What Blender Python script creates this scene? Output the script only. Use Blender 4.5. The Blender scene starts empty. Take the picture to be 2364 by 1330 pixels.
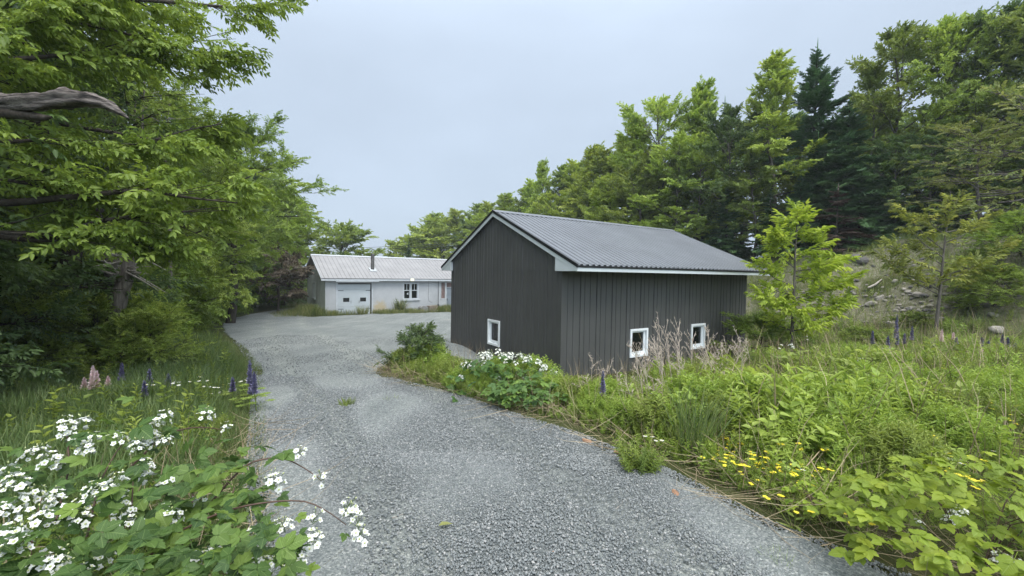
import bpy, math, random
import numpy as np
from mathutils import Matrix, Vector
R_ = math.radians
random.seed(7)
rng = np.random.default_rng(11)
scn = bpy.context.scene
COL = scn.collection

# ------------------------------------------------------------------ camera
FPX, PITCH, ROLL, CAMZ = 962.3, 0.0338, 0.0165, 1.6
CX, CY = 1182.0, 665.0
cd = bpy.data.cameras.new('camera'); cam = bpy.data.objects.new('camera', cd); COL.objects.link(cam)
cd.sensor_width = 36; cd.lens = 36 * FPX / 2364; cd.clip_end = 2000; cd.clip_start = 0.05
cam.matrix_world = Matrix.Translation((0, 0, CAMZ)) @ Matrix.Rotation(R_(90) - PITCH, 4, 'X') @ Matrix.Rotation(ROLL, 4, 'Z')
scn.camera = cam

def at(px, py, d):
    """photo pixel + forward distance -> world point"""
    dx, dy = px - CX, py - CY
    X = math.cos(ROLL) * dx + math.sin(ROLL) * dy
    Y = -math.sin(ROLL) * dx + math.cos(ROLL) * dy
    zu = -Y / FPX * d
    return np.array([X / FPX * d, d * math.cos(PITCH) + zu * math.sin(PITCH), CAMZ + zu * math.cos(PITCH) - d * math.sin(PITCH)])

# ------------------------------------------------------------------ terrain
TOE_Y = [-60, 0, 8, 12, 16, 24, 45, 80, 160]
TOE_X = [16, 13.6, 11.6, 9.9, 8, 5, -2, -16, -60]
def _hash(ix, iy):
    n = np.sin(ix * 127.1 + iy * 311.7) * 43758.5453
    return n - np.floor(n)
def vnoise(x, y):
    ix, iy = np.floor(x), np.floor(y); fx, fy = x - ix, y - iy
    fx = fx * fx * (3 - 2 * fx); fy = fy * fy * (3 - 2 * fy)
    return (_hash(ix, iy) * (1 - fx) + _hash(ix + 1, iy) * fx) * (1 - fy) + (_hash(ix, iy + 1) * (1 - fx) + _hash(ix + 1, iy + 1) * fx) * fy
def sstep(a, b, t):
    t = np.clip((t - a) / (b - a), 0, 1); return t * t * (3 - 2 * t)
def bank_d(x, y):
    return (x - np.interp(y, TOE_Y, TOE_X)) * np.interp(y, [0, 12, 25, 60], [.98, .86, .9, .93])
def g(x, y):
    x = np.asarray(x, float); y = np.asarray(y, float)
    base = -0.057 * (np.clip(y, -30, 200) - 3 * np.logaddexp(0, (np.clip(y, -30, 200) - 28) / 3))
    base = base + 0.07 * np.clip(x - 2.5, 0, 8) * sstep(30, 16, y)
    bd = bank_d(x, y)
    H = np.interp(y, [0, 25, 60, 100], [4.0, 3.6, 2.6, 2.0])
    h = H * (0.75 * sstep(0, 8.5, bd) + 0.25 * sstep(1, 5, bd))
    h = h + (vnoise(x * .9, y * .9) - .5) * .55 * sstep(0, 2.5, bd) + (vnoise(x * 2.3 + 7, y * 2.3) - .5) * .22 * sstep(0, 2, bd)
    return base + h
def g1(x, y): return float(g(x, y))
_GD = np.concatenate([np.linspace(1, 12, 900), np.linspace(12, 90, 2400)])
def ground_at(px, py, off=0.0):
    e0, e1 = at(px, py, 0), at(px, py, 1); P = e0 + (e1 - e0) * _GD[:, None]
    hit = P[:, 2] <= g(P[:, 0], P[:, 1]) + off
    return P[int(np.argmax(hit))] if hit.any() else P[-1]

# ------------------------------------------------------------------ scene helpers
def tag(o, label=None, cat=None, group=None, kind=None):
    if label: o['label'] = label
    if cat: o['category'] = cat
    if group: o['group'] = group
    if kind: o['kind'] = kind
    return o
def empty(name, loc, label, cat, group=None, rz=0.0, s=1.0):
    o = bpy.data.objects.new(name, None); COL.objects.link(o)
    o.location = loc; o.rotation_euler = (0, 0, rz); o.scale = (s, s, s) if not hasattr(s, '__len__') else s
    o.empty_display_size = .1
    return tag(o, label, cat, group)
def link(name, me, mat=None, parent=None):
    o = bpy.data.objects.new(name, me); COL.objects.link(o)
    if mat is not None and not me.materials: me.materials.append(mat)
    if parent is not None: o.parent = parent
    return o
def copy_tree(o, parent=None):
    c = o.copy(); COL.objects.link(c)
    if parent is not None: c.parent = parent
    for ch in list(o.children): copy_tree(ch, c)
    return c

def mesh_np(name, V, Q, tint=None, uv=None, smooth=False):
    me = bpy.data.meshes.new(name)
    n, k = len(V), len(Q)
    me.vertices.add(n); me.vertices.foreach_set('co', np.ascontiguousarray(V, np.float32).ravel())
    me.loops.add(k * 4); me.loops.foreach_set('vertex_index', np.ascontiguousarray(Q, np.int32).ravel())
    me.polygons.add(k); me.polygons.foreach_set('loop_start', np.arange(0, k * 4, 4, dtype=np.int32))
    me.polygons.foreach_set('loop_total', np.full(k, 4, np.int32))
    if smooth: me.polygons.foreach_set('use_smooth', np.ones(k, bool))
    if tint is not None:
        a = me.attributes.new('tint', 'FLOAT', 'POINT'); a.data.foreach_set('value', np.ascontiguousarray(tint, np.float32))
    if uv is not None:
        u = me.uv_layers.new(name='UVMap'); u.data.foreach_set('uv', np.ascontiguousarray(uv[np.asarray(Q).ravel()], np.float32).ravel())
    me.update(calc_edges=True)
    return me

class NP:
    """collects quad geometry as arrays"""
    def __init__(s): s.V, s.Q, s.T, s.U, s.n = [], [], [], [], 0
    def add(s, V, Q, tint=.5, uv=None):
        V = np.asarray(V, float); s.V.append(V); s.Q.append(np.asarray(Q) + s.n); s.n += len(V)
        s.T.append(np.broadcast_to(np.asarray(tint, float), (len(V),)) if np.ndim(tint) == 0 else np.asarray(tint, float))
        s.U.append(np.zeros((len(V), 2)) if uv is None else uv)
    def tube(s, P, r, k=5, tint=.5):
        P = np.asarray(P, float); m = len(P); r = np.broadcast_to(r, (m,)) if np.ndim(r) == 0 else np.asarray(r)
        T = np.gradient(P, axis=0); T /= np.linalg.norm(T, axis=1, keepdims=True) + 1e-9
        ref = np.array([0, 0, 1.]) if abs(T[0][2]) < .9 else np.array([1., 0, 0])
        A = np.cross(T, ref); A /= np.linalg.norm(A, axis=1, keepdims=True) + 1e-9
        B = np.cross(T, A)
        an = np.arange(k) * 2 * np.pi / k
        V = P[:, None] + r[:, None, None] * (np.cos(an)[None, :, None] * A[:, None] + np.sin(an)[None, :, None] * B[:, None])
        i = np.arange(m - 1)[:, None] * k; j = np.arange(k)[None]; j2 = (j + 1) % k
        Q = np.stack([i + j, i + j2, i + k + j2, i + k + j], -1).reshape(-1, 4)
        s.add(V.reshape(-1, 3), Q, tint)
    def scatter(s, tmpl, P, D, S, tint=None, up=(0, 0, 1), roll=0.3, jit=.12, rg=None):
        """instances of a template (its +Y along D, +Z toward up)"""
        rg = rg or rng
        V, Q, tv, tu = tmpl; P = np.asarray(P, float); N = len(P)
        if N == 0: return
        D = np.asarray(D, float); D = D / (np.linalg.norm(D, axis=1, keepdims=True) + 1e-9)
        U = np.broadcast_to(np.asarray(up, float), (N, 3)) + rg.normal(0, roll, (N, 3))
        X = np.cross(D, U); X /= np.linalg.norm(X, axis=1, keepdims=True) + 1e-9
        Z = np.cross(X, D)
        S = np.broadcast_to(S, (N,)) if np.ndim(S) == 0 else np.asarray(S)
        M = np.stack([X, D, Z], 1) * S[:, None, None]
        W = np.einsum('mk,nkj->nmj', V, M) + P[:, None]
        if tint is None: tint = rg.random(N)
        t = np.clip(np.asarray(tint)[:, None] + (tv[None] - .5) * 2 * jit, 0, 1)
        m = len(V); q = (np.arange(N) * m)[:, None, None] + Q[None]
        s.add(W.reshape(-1, 3), q.reshape(-1, 4), t.ravel(), np.tile(tu, (N, 1)))
    def arrays(s): return np.concatenate(s.V), np.concatenate(s.Q), np.concatenate(s.T), np.concatenate(s.U)
    def template(s):
        return s.arrays()
    def mesh(s, name, smooth=False, uv=False):
        V, Q, T, U = s.arrays(); return mesh_np(name, V, Q, T, U if uv else None, smooth)
    def build(s, name, mat, parent=None, smooth=False, uv=False):
        return link(name, s.mesh(name, smooth, uv), mat, parent)

class MB:
    """small polygon meshes for built things"""
    def __init__(s): s.v, s.f = [], []
    def poly(s, *ps):
        i = len(s.v); s.v += [tuple(map(float, p)) for p in ps]; s.f.append(tuple(range(i, i + len(ps))))
    def box(s, x0, y0, z0, x1, y1, z1):
        i = len(s.v)
        s.v += [(x, y, z) for z in (z0, z1) for y in (y0, y1) for x in (x0, x1)]
        s.f += [tuple(i + k for k in q) for q in ((0, 2, 3, 1), (4, 5, 7, 6), (0, 1, 5, 4), (2, 6, 7, 3), (0, 4, 6, 2), (1, 3, 7, 5))]
    def prism(s, ring, d):
        """ring of points extruded by vector d, closed"""
        n = len(ring); i = len(s.v); d = np.asarray(d, float)
        s.v += [tuple(map(float, p)) for p in ring] + [tuple(np.asarray(p, float) + d) for p in ring]
        s.f.append(tuple(range(i, i + n))); s.f.append(tuple(range(i + 2 * n - 1, i + n - 1, -1)))
        for k in range(n): s.f.append((i + k, i + n + k, i + n + (k + 1) % n, i + (k + 1) % n))
    def build_each(s, name, mat, parent=None, bevel=0.0):
        import itertools
        par = list(range(len(s.v)))
        def fd(a):
            while par[a] != a: par[a] = par[par[a]]; a = par[a]
            return a
        for f in s.f:
            for x in f[1:]: par[fd(x)] = fd(f[0])
        groups = {}
        for f in s.f: groups.setdefault(fd(f[0]), []).append(f)
        for fs in groups.values():
            m_ = MB(); ids = sorted({x for f in fs for x in f}); mp_ = {x: i for i, x in enumerate(ids)}
            m_.v = [s.v[x] for x in ids]; m_.f = [tuple(mp_[x] for x in f) for f in fs]; m_.build(name, mat, parent, bevel)
    def build(s, name, mat, parent=None, bevel=0.0, smooth=False):
        me = bpy.data.meshes.new(name); me.from_pydata(s.v, [], s.f); me.update()
        import bmesh
        b = bmesh.new(); b.from_mesh(me); bmesh.ops.recalc_face_normals(b, faces=b.faces)
        if bevel: bmesh.ops.bevel(b, geom=list(b.edges), offset=bevel, segments=1, affect='EDGES')
        b.to_mesh(me); b.free()
        if smooth:
            for p in me.polygons: p.use_smooth = True
        return link(name, me, mat, parent)

# ------------------------------------------------------------------ materials
def new_mat(name):
    m = bpy.data.materials.new(name); m.use_nodes = True
    nt = m.node_tree; nt.nodes.clear()
    o = nt.nodes.new('ShaderNodeOutputMaterial'); b = nt.nodes.new('ShaderNodeBsdfPrincipled')
    nt.links.new(b.outputs[0], o.inputs[0])
    return m, nt, b, o
class N:
    """tiny node wiring helper"""
    def __init__(s, nt): s.nt = nt
    def n(s, t, **kw):
        x = s.nt.nodes.new(t)
        for k, v in kw.items():
            if k.startswith('_'): setattr(x, k[1:], v)
        return x
    def set(s, node, key, v):
        i = node.inputs[key]
        if hasattr(v, 'is_linked') or hasattr(v, 'links'): s.nt.links.new(v, i)
        else: i.default_value = v
    def coord(s, kind='Object'): return s.nt.nodes.new('ShaderNodeTexCoord').outputs[kind]
    def noise(s, vec, scale, detail=3, rough=.55, out=0):
        x = s.nt.nodes.new('ShaderNodeTexNoise'); s.nt.links.new(vec, x.inputs['Vector'])
        x.inputs['Scale'].default_value = scale; x.inputs['Detail'].default_value = detail; x.inputs['Roughness'].default_value = rough
        return x.outputs[out]
    def voro(s, vec, scale, out='Distance', feature='F1'):
        x = s.nt.nodes.new('ShaderNodeTexVoronoi'); x.feature = feature; s.nt.links.new(vec, x.inputs['Vector']); x.inputs['Scale'].default_value = scale
        return x.outputs[out]
    def ramp(s, fac, stops):
        x = s.nt.nodes.new('ShaderNodeValToRGB'); s.nt.links.new(fac, x.inputs[0]); e = x.color_ramp.elements
        while len(e) < len(stops): e.new(.5)
        for k, (p, c) in enumerate(stops):
            e[k].position = p; e[k].color = (c[0], c[1], c[2], 1) if hasattr(c, '__len__') else (c, c, c, 1)
        return x.outputs[0]
    def mix(s, fac, a, b, mode='MIX'):
        x = s.nt.nodes.new('ShaderNodeMix'); x.data_type = 'RGBA'; x.blend_type = mode; x.clamp_factor = True
        for i, v in ((0, fac), (6, a), (7, b)):
            if hasattr(v, 'links'): s.nt.links.new(v, x.inputs[i])
            else: x.inputs[i].default_value = v if i == 0 or len(v) == 4 else (*v, 1)
        return x.outputs[2]
    def math(s, op, a, b=0.0, c=0.0):
        x = s.nt.nodes.new('ShaderNodeMath'); x.operation = op
        for i, v in ((0, a), (1, b), (2, c)):
            if hasattr(v, 'links'): s.nt.links.new(v, x.inputs[i])
            else: x.inputs[i].default_value = v
        return x.outputs[0]
    def bump(s, h, strength=.3, dist=.01):
        x = s.nt.nodes.new('ShaderNodeBump'); s.nt.links.new(h, x.inputs['Height']); x.inputs['Strength'].default_value = strength; x.inputs['Distance'].default_value = dist
        return x.outputs[0]
    def map(s, vec, scale=(1, 1, 1)):
        x = s.nt.nodes.new('ShaderNodeMapping'); s.nt.links.new(vec, x.inputs[0]); x.inputs['Scale'].default_value = scale
        return x.outputs[0]
    def attr(s, name):
        x = s.nt.nodes.new('ShaderNodeAttribute'); x.attribute_name = name; return x.outputs['Fac']
    def lk(s, a, b): s.nt.links.new(a, b)

def foliage(name, dark, mid, light, trans=.38, rough=.45, spec=.35, var=.22, veins=False):
    m, nt, b, o = new_mat(name); k = N(nt)
    c = k.ramp(k.attr('tint'), [(0, dark), (.5, mid), (1, light)])
    oi = nt.nodes.new('ShaderNodeObjectInfo')
    hs = nt.nodes.new('ShaderNodeHueSaturation'); k.lk(c, hs.inputs['Color'])
    k.lk(k.math('MULTIPLY_ADD', oi.outputs['Random'], var, 1 - var / 2), hs.inputs['Value'])
    k.lk(k.math('MULTIPLY_ADD', oi.outputs['Random'], .014, .493), hs.inputs['Hue'])
    c = hs.outputs[0]
    if veins:
        uv = k.coord('UV'); sep = nt.nodes.new('ShaderNodeSeparateXYZ'); k.lk(uv, sep.inputs[0])
        a = k.math('ABSOLUTE', k.math('SUBTRACT', sep.outputs[0], .5))
        w = k.math('SINE', k.math('MULTIPLY', k.math('SUBTRACT', sep.outputs[1], k.math('MULTIPLY', a, .55)), 52.0))
        v = k.math('MULTIPLY_ADD', w, .5, .5)
        vv = k.math('POWER', v, 5.0)
        mid_ = k.math('LESS_THAN', a, .025)
        c = k.mix(k.math('MAXIMUM', k.math('MULTIPLY', vv, .16), k.math('MULTIPLY', mid_, .4)), c, k.mix(.5, c, (.45, .6, .22)))
        k.lk(k.bump(v, .3, .002), b.inputs['Normal'])
    k.lk(c, b.inputs['Base Color'])
    b.inputs['Roughness'].default_value = rough; b.inputs['Specular IOR Level'].default_value = spec
    t = nt.nodes.new('ShaderNodeBsdfTranslucent')
    tc = k.mix(.6, c, k.mix(1.0, c, (1.3, 1.25, .75), 'MULTIPLY'))
    k.lk(tc, t.inputs[0])
    ms = nt.nodes.new('ShaderNodeMixShader'); ms.inputs[0].default_value = trans
    k.lk(b.outputs[0], ms.inputs[1]); k.lk(t.outputs[0], ms.inputs[2]); k.lk(ms.outputs[0], o.inputs[0])
    return m
def plain(name, c, rough=.6, spec=.4, metal=0.0, nscale=0, namt=.25, bump=0.0, bscale=40):
    m, nt, b, o = new_mat(name); k = N(nt)
    if nscale:
        f = k.noise(k.coord(), nscale, 5)
        k.lk(k.ramp(f, [(.3, tuple(x * (1 - namt) for x in c)), (.7, tuple(min(1, x * (1 + namt)) for x in c))]), b.inputs['Base Color'])
    else: b.inputs['Base Color'].default_value = (*c, 1)
    if bump: k.lk(k.bump(k.noise(k.coord(), bscale, 5), bump, .01), b.inputs['Normal'])
    b.inputs['Roughness'].default_value = rough; b.inputs['Specular IOR Level'].default_value = spec; b.inputs['Metallic'].default_value = metal
    return m
def bark(name, c1, c2, scale=6, stretch=.18):
    m, nt, b, o = new_mat(name); k = N(nt)
    v = k.map(k.coord(), (1, 1, stretch))
    f = k.noise(v, scale * 4, 6, .65)
    k.lk(k.ramp(f, [(.32, c1), (.68, c2)]), b.inputs['Base Color'])
    k.lk(k.bump(f, .7, .02), b.inputs['Normal']); b.inputs['Roughness'].default_value = .9; b.inputs['Specular IOR Level'].default_value = .2
    return m
def tinted(name, stops, rough=.7, spec=.3):
    m, nt, b, o = new_mat(name); k = N(nt)
    k.lk(k.ramp(k.attr('tint'), stops), b.inputs['Base Color']); b.inputs['Roughness'].default_value = rough; b.inputs['Specular IOR Level'].default_value = spec
    return m

M = {}
M['leaf_lime'] = foliage('young_maple_leaf', (0.2, 0.274, 0.0504), (0.307, 0.405, 0.0706), (0.445, 0.522, 0.118))
M['leaf_mid'] = foliage('maple_leaf', (0.131, 0.197, 0.0448), (0.212, 0.294, 0.0608), (0.321, 0.403, 0.088))
M['leaf_deep'] = foliage('deep_green_leaf', (0.066, 0.118, 0.0448), (0.114, 0.184, 0.0608), (0.18, 0.265, 0.08))  # deep green leaf colour of the darker trees and shrubs
M['leaf_left'] = foliage('woodland_leaf', (0.119, 0.184, 0.032), (0.203, 0.29, 0.048), (0.322, 0.413, 0.08), trans=.42)
M['needle'] = foliage('spruce_needle', (0.0462, 0.105, 0.0437), (0.084, 0.173, 0.0672), (0.157, 0.274, 0.0974), trans=.1, spec=.25)
M['dead_needle'] = foliage('dead_bough', (.05, .035, .025), (.09, .065, .05), (.13, .1, .075), trans=.1)
M['leaf_brown'] = foliage('rusty_twigs', (.065, .052, .035), (.11, .088, .058), (.16, .135, .085), trans=.15)
M['leaf_yellow'] = foliage('yellowing_leaf', (0.137, 0.182, 0.048), (0.21, 0.256, 0.072), (0.304, 0.331, 0.112))
M['sapling'] = foliage('sapling_leaf', (0.228, 0.306, 0.0384), (0.336, 0.427, 0.0576), (0.457, 0.529, 0.096), trans=.45)
M['sapling_dull'] = foliage('sparse_sapling_leaf', (0.178, 0.227, 0.0528), (0.275, 0.333, 0.0739), (0.405, 0.44, 0.123), trans=.45)
M['bramble'] = foliage('bramble_leaf', (0.0432, 0.102, 0.0269), (0.0803, 0.162, 0.0358), (0.185, 0.294, 0.0504), trans=.35, rough=.5, veins=True)
M['raspberry'] = foliage('raspberry_leaf', (0.131, 0.199, 0.0176), (0.224, 0.314, 0.0308), (0.341, 0.419, 0.044), trans=.4, rough=.5, veins=True)
M['grass'] = foliage('grass_blade', (0.102, 0.151, 0.044), (0.189, 0.245, 0.0704), (.4, .38, .17), trans=.3)
M['grass_dark'] = foliage('dark_green_grass', (0.0675, 0.112, 0.0352), (0.121, 0.178, 0.0544), (0.216, 0.245, 0.096), trans=.3)  # dark green grass colour, for the verge and the rush clump
M['weed'] = foliage('meadow_leaf', (0.135, 0.202, 0.044), (0.23, 0.309, 0.0634), (0.351, 0.427, 0.106), trans=.4)
M['weed_lime'] = foliage('goldenrod_leaf', (0.156, 0.234, 0.0387), (0.247, 0.341, 0.0616), (0.364, 0.448, 0.0968), trans=.42)
M['straw'] = tinted('dry_straw', [(0, (.2, .15, .09)), (1, (.42, .35, .23))], .8)
M['dead_stalk'] = tinted('dead_stalk', [(0, (.34, .28, .23)), (1, (.58, .5, .42))], .85)
M['cane'] = plain('bramble_cane', (.085, .05, .035), .5, .4, nscale=30)
M['stem'] = plain('green_stem', (.09, .15, .03), .5)
M['petal'] = tinted('white_petal', [(0, (.45, .47, .4)), (.5, (.6, .62, .58)), (1, (.72, .73, .7))], .55)
M['bud'] = tinted('bud', [(0, (.3, .36, .12)), (1, (.55, .58, .3))], .6)
M['yellow'] = tinted('yellow_petal', [(0, (.62, .5, .02)), (1, (.8, .7, .06))], .4)
M['purple'] = tinted('purple_floret', [(0, (.1, .095, .17)), (.5, (.2, .185, .31)), (1, (.46, .43, .56))], .6)
M['pink'] = tinted('pink_floret', [(0, (.62, .46, .48)), (.6, (.8, .67, .66)), (1, (.88, .8, .76))], .6)
M['bark_grey'] = bark('grey_bark', (.05, .045, .038), (.16, .145, .125))
M['bark_dark'] = bark('dark_bark', (.022, .018, .014), (.07, .06, .048))
M['dead_wood'] = bark('weathered_wood', (.06, .05, .044), (.27, .24, .21), 5, .1)
m_l, nt, b, o = new_mat('grooved_limb'); k = N(nt); v = k.map(k.coord(), (.12, .5, 1)); f = k.noise(v, 26, 5, .7); k.lk(k.ramp(f, [(.38, (.012, .01, .009)), (.5, (.09, .075, .066)), (.66, (.25, .22, .195))]), b.inputs['Base Color']); k.lk(k.bump(f, 1.0, .03), b.inputs['Normal']); b.inputs['Roughness'].default_value = .9
M['limb_wood'] = m_l
M['pale_wood'] = bark('bleached_wood', (.25, .22, .19), (.5, .46, .42))
M['birch'] = bark('pale_bark', (.2, .19, .17), (.55, .53, .5), 4, 1.5)

# ------------------------------------------------------------------ world & light
w = bpy.data.worlds.new('World'); scn.world = w; w.use_nodes = True
nt = w.node_tree; nt.nodes.clear(); k = N(nt)
SUN_EL, SUN_AZ = R_(58), R_(155)      # azimuth from +Y clockwise: behind the camera, to the right
sky = nt.nodes.new('ShaderNodeTexSky'); sky.sky_type = 'NISHITA'; sky.sun_disc = False
sky.sun_elevation = SUN_EL; sky.sun_rotation = SUN_AZ; sky.air_density = 1.0; sky.dust_density = 3.0; sky.ozone_density = 1.0
vec = k.coord('Generated'); sep = nt.nodes.new('ShaderNodeSeparateXYZ'); k.lk(vec, sep.inputs[0])
zz = k.math('MAXIMUM', sep.outputs[2], 0.0)
grad = k.math('MULTIPLY_ADD', k.math('POWER', zz, 4.0), 17.0, 5.2)        # overcast: zenith brighter than horizon
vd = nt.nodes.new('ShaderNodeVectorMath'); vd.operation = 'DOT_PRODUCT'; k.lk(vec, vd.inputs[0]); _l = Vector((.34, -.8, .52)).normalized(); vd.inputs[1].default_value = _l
grad = k.math('ADD', grad, k.math('MULTIPLY', k.math('POWER', k.math('MAXIMUM', vd.outputs['Value'], 0.0), 2.0), 13.0))  # glow lobe added to the sky behind the camera to brighten camera-facing sides
cl = k.noise(k.map(vec, (1, 1, 2.2)), 2.1, 5, .5)
cl = k.math('MULTIPLY_ADD', cl, .34, .83)
tone = nt.nodes.new('ShaderNodeVectorMath'); tone.operation = 'SCALE'; k.lk(k.ramp(zz, [(.0, (.80, .955, 1.14)), (.55, (.83, .975, 1.17)), (.85, (1.0, 1.0, 1.0))]), tone.inputs[0])
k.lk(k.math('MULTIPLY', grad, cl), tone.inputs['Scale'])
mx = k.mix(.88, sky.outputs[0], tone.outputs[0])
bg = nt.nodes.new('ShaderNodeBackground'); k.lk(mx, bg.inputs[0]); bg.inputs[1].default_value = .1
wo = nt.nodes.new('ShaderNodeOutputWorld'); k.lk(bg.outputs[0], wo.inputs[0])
sl = bpy.data.lights.new('sun', 'SUN'); sl.energy = 1.5; sl.angle = R_(25); sl.color = (1, .96, .9)
so = bpy.data.objects.new('sun', sl); COL.objects.link(so)
sd = Vector((math.sin(SUN_AZ) * math.cos(SUN_EL), math.cos(SUN_AZ) * math.cos(SUN_EL), math.sin(SUN_EL)))
so.rotation_euler = sd.to_track_quat('Z', 'Y').to_euler()
scn.view_settings.view_transform = 'Standard'; scn.view_settings.look = 'None'; scn.view_settings.exposure = .55; scn.view_settings.gamma = 1
scn.render.engine = 'CYCLES'
scn.cycles.max_bounces = 12; scn.cycles.diffuse_bounces = 9; scn.cycles.glossy_bounces = 3; scn.cycles.transmission_bounces = 9
scn.cycles.use_denoising = True; scn.cycles.sample_clamp_indirect = 6

# ------------------------------------------------------------------ plan: building frames, driveway outline
SA = .5679; SH = np.array([.987, 8.25, CAMZ + .074]); SW, SL = 5.25, 6.75
BA = .6324; BH = np.array([-13.156, 29.348, CAMZ - .695]); BW, BL = 6.5, 15.0
def sh(u, v): return (SH[0] + u * math.cos(SA) - v * math.sin(SA), SH[1] + u * math.sin(SA) + v * math.cos(SA))
def bl(u, v): return (BH[0] + u * math.cos(BA) - v * math.sin(BA), BH[1] + u * math.sin(BA) + v * math.cos(BA))
def local(x, y, o, a):
    dx, dy = x - o[0], y - o[1]
    return dx * math.cos(a) + dy * math.sin(a), -dx * math.sin(a) + dy * math.cos(a)
DRIVE = [(-1.3, -8), (-1.15, 1.2), (-1.35, 2.4), (-2.2, 3.6), (-3.3, 5.46), (-4.2, 6.9), (-5.1, 8.45), (-8.1, 12.5), (-11.4, 16.5), (-14.6, 21), (-16.8, 25), (-18.2, 29), (-18.8, 34), (-17.5, 46),
         (-14.6, 46), (-15.6, 33.5), (-15.4, 29.5), bl(-1.2, -1.5), bl(3.5, -.45), bl(10, -1.7), bl(15, -1.8), bl(17, -1), (6, 34), (3.2, 26), (5.2, 20), sh(6.3, 5.6), sh(3, 5.5), sh(-.3, 5.3), (-2.55, 11.6), (-2.75, 10.4), (-2.95, 9.3),
         (-2.7, 8.3), (-1.9, 7.5), (-1.0, 6.75), (-.1, 5.7), (.74, 4.8), (1.42, 3.78), (1.82, 2.9), (2.35, 2.2), (2.9, 1.2), (3.4, -8)]
DP = np.array(DRIVE)
def in_poly(x, y, P):
    x, y = np.asarray(x, float), np.asarray(y, float); r = np.zeros(x.shape, bool)
    j = len(P) - 1
    for i in range(len(P)):
        xi, yi, xj, yj = *P[i], *P[j]
        c = ((yi > y) != (yj > y)) & (x < (xj - xi) * (y - yi) / (yj - yi + 1e-12) + xi)
        r ^= c; j = i
    return r
def edge_dist(x, y, P):
    x, y = np.asarray(x, float), np.asarray(y, float); best = np.full(x.shape, 1e9); bx, by = x.copy(), y.copy()
    for i in range(len(P)):
        a, b = np.array(P[i]), np.array(P[(i + 1) % len(P)]); d = b - a
        t = np.clip(((x - a[0]) * d[0] + (y - a[1]) * d[1]) / (d @ d + 1e-12), 0, 1)
        qx, qy = a[0] + t * d[0], a[1] + t * d[1]; e = np.hypot(x - qx, y - qy)
        k_ = e < best; best = np.where(k_, e, best); bx = np.where(k_, qx, bx); by = np.where(k_, qy, by)
    return best, bx, by
def drive_sd(x, y):
    """signed distance: positive inside the gravel"""
    e, _, _ = edge_dist(x, y, DP); return np.where(in_poly(x, y, DP), e, -e)
def in_build(x, y, m=.0):
    u, v = local(x, y, SH, SA); a = (u > -m) & (u < SL + m) & (v > -m) & (v < SW + m)
    u, v = local(x, y, BH, BA); return a | ((u > -m) & (u < BL + m) & (v > -m) & (v < BW + m))

# terrain sheet
def grid(xs, ys, fz):
    Xg, Yg = np.meshgrid(xs, ys); Z = fz(Xg, Yg); n, m = len(ys), len(xs)
    V = np.stack([Xg, Yg, Z], -1).reshape(-1, 3); i = (np.arange(n - 1)[:, None] * m + np.arange(m - 1)[None]).ravel()
    return V, np.stack([i, i + 1, i + m + 1, i + m], -1)
xs = np.unique(np.concatenate([np.linspace(-600, -40, 30), np.linspace(-40, -8, 60), np.linspace(-8, 24, 180), np.linspace(24, 60, 50), np.linspace(60, 600, 30)]))
ys = np.unique(np.concatenate([np.linspace(-200, -6, 20), np.linspace(-6, 28, 190), np.linspace(28, 70, 80), np.linspace(70, 160, 40), np.linspace(160, 900, 30)]))
def terr(x, y):
    s_ = drive_sd(x, y)
    return g(x, y) + (vnoise(x * 1.7, y * 1.7) - .5) * .1 * sstep(0, -.8, s_) - .05 * sstep(-.05, .25, s_)
V, Q = grid(xs, ys, terr)
mt, nt, b, o = new_mat('soil_and_turf'); k = N(nt); oc = k.coord()
soil = k.ramp(k.noise(oc, 1.3, 8, .65), [(.3, (.035, .045, .015)), (.5, (.06, .07, .025)), (.7, (.1, .09, .05))])
rock = k.ramp(k.noise(oc, 9, 6, .7), [(.3, (.08, .085, .045)), (.5, (.16, .155, .1)), (.72, (.28, .265, .22))])
k.lk(k.mix(k.math('MULTIPLY', k.attr('tint'), k.ramp(k.noise(oc, .8, 5, .6), [(.38, 0), (.52, 1)])), soil, rock), b.inputs['Base Color'])
b.inputs['Roughness'].default_value = .95; b.inputs['Specular IOR Level'].default_value = .1
k.lk(k.bump(k.noise(oc, 14, 8, .7), .8, .05), b.inputs['Normal'])
bd_ = bank_d(V[:, 0], V[:, 1])
bare = sstep(1.2, 2.6, bd_) * sstep(8.4, 6.5, bd_) * sstep(24, 17, V[:, 1])
tag(link('ground', mesh_np('ground', V, Q, bare, smooth=True), mt), kind='structure')

# gravel driveway
xs = np.arange(-20, 9, .11); ys = np.arange(-8, 47, .13)
V, Q = grid(xs, ys, lambda x, y: g(x, y))
cx_, cy_ = V[Q][:, :, 0].mean(1), V[Q][:, :, 1].mean(1)
Q = Q[in_poly(cx_, cy_, DP)]
used = np.unique(Q); rm = -np.ones(len(V), int); rm[used] = np.arange(len(used)); V = V[used]; Q = rm[Q]
e, bx_, by_ = edge_dist(V[:, 0], V[:, 1], DP); cnt = np.bincount(Q.ravel(), minlength=len(V)); bm = (cnt < 4) & (e < .14)
jit = (vnoise(V[:, 0] * 3, V[:, 1] * 3) - .5) * .16
V[bm, 0] = bx_[bm] + jit[bm]; V[bm, 1] = by_[bm] + jit[bm][::-1]
V[:, 2] = g(V[:, 0], V[:, 1]) + (vnoise(V[:, 0] * 1.1, V[:, 1] * .8) - .5) * .03 + .01
mt, nt, b, o = new_mat('crushed_gravel'); k = N(nt); oc = k.coord()
stone = k.voro(oc, 75, 'Color'); sx_ = nt.nodes.new('ShaderNodeSeparateColor'); k.lk(stone, sx_.inputs[0])
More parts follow.
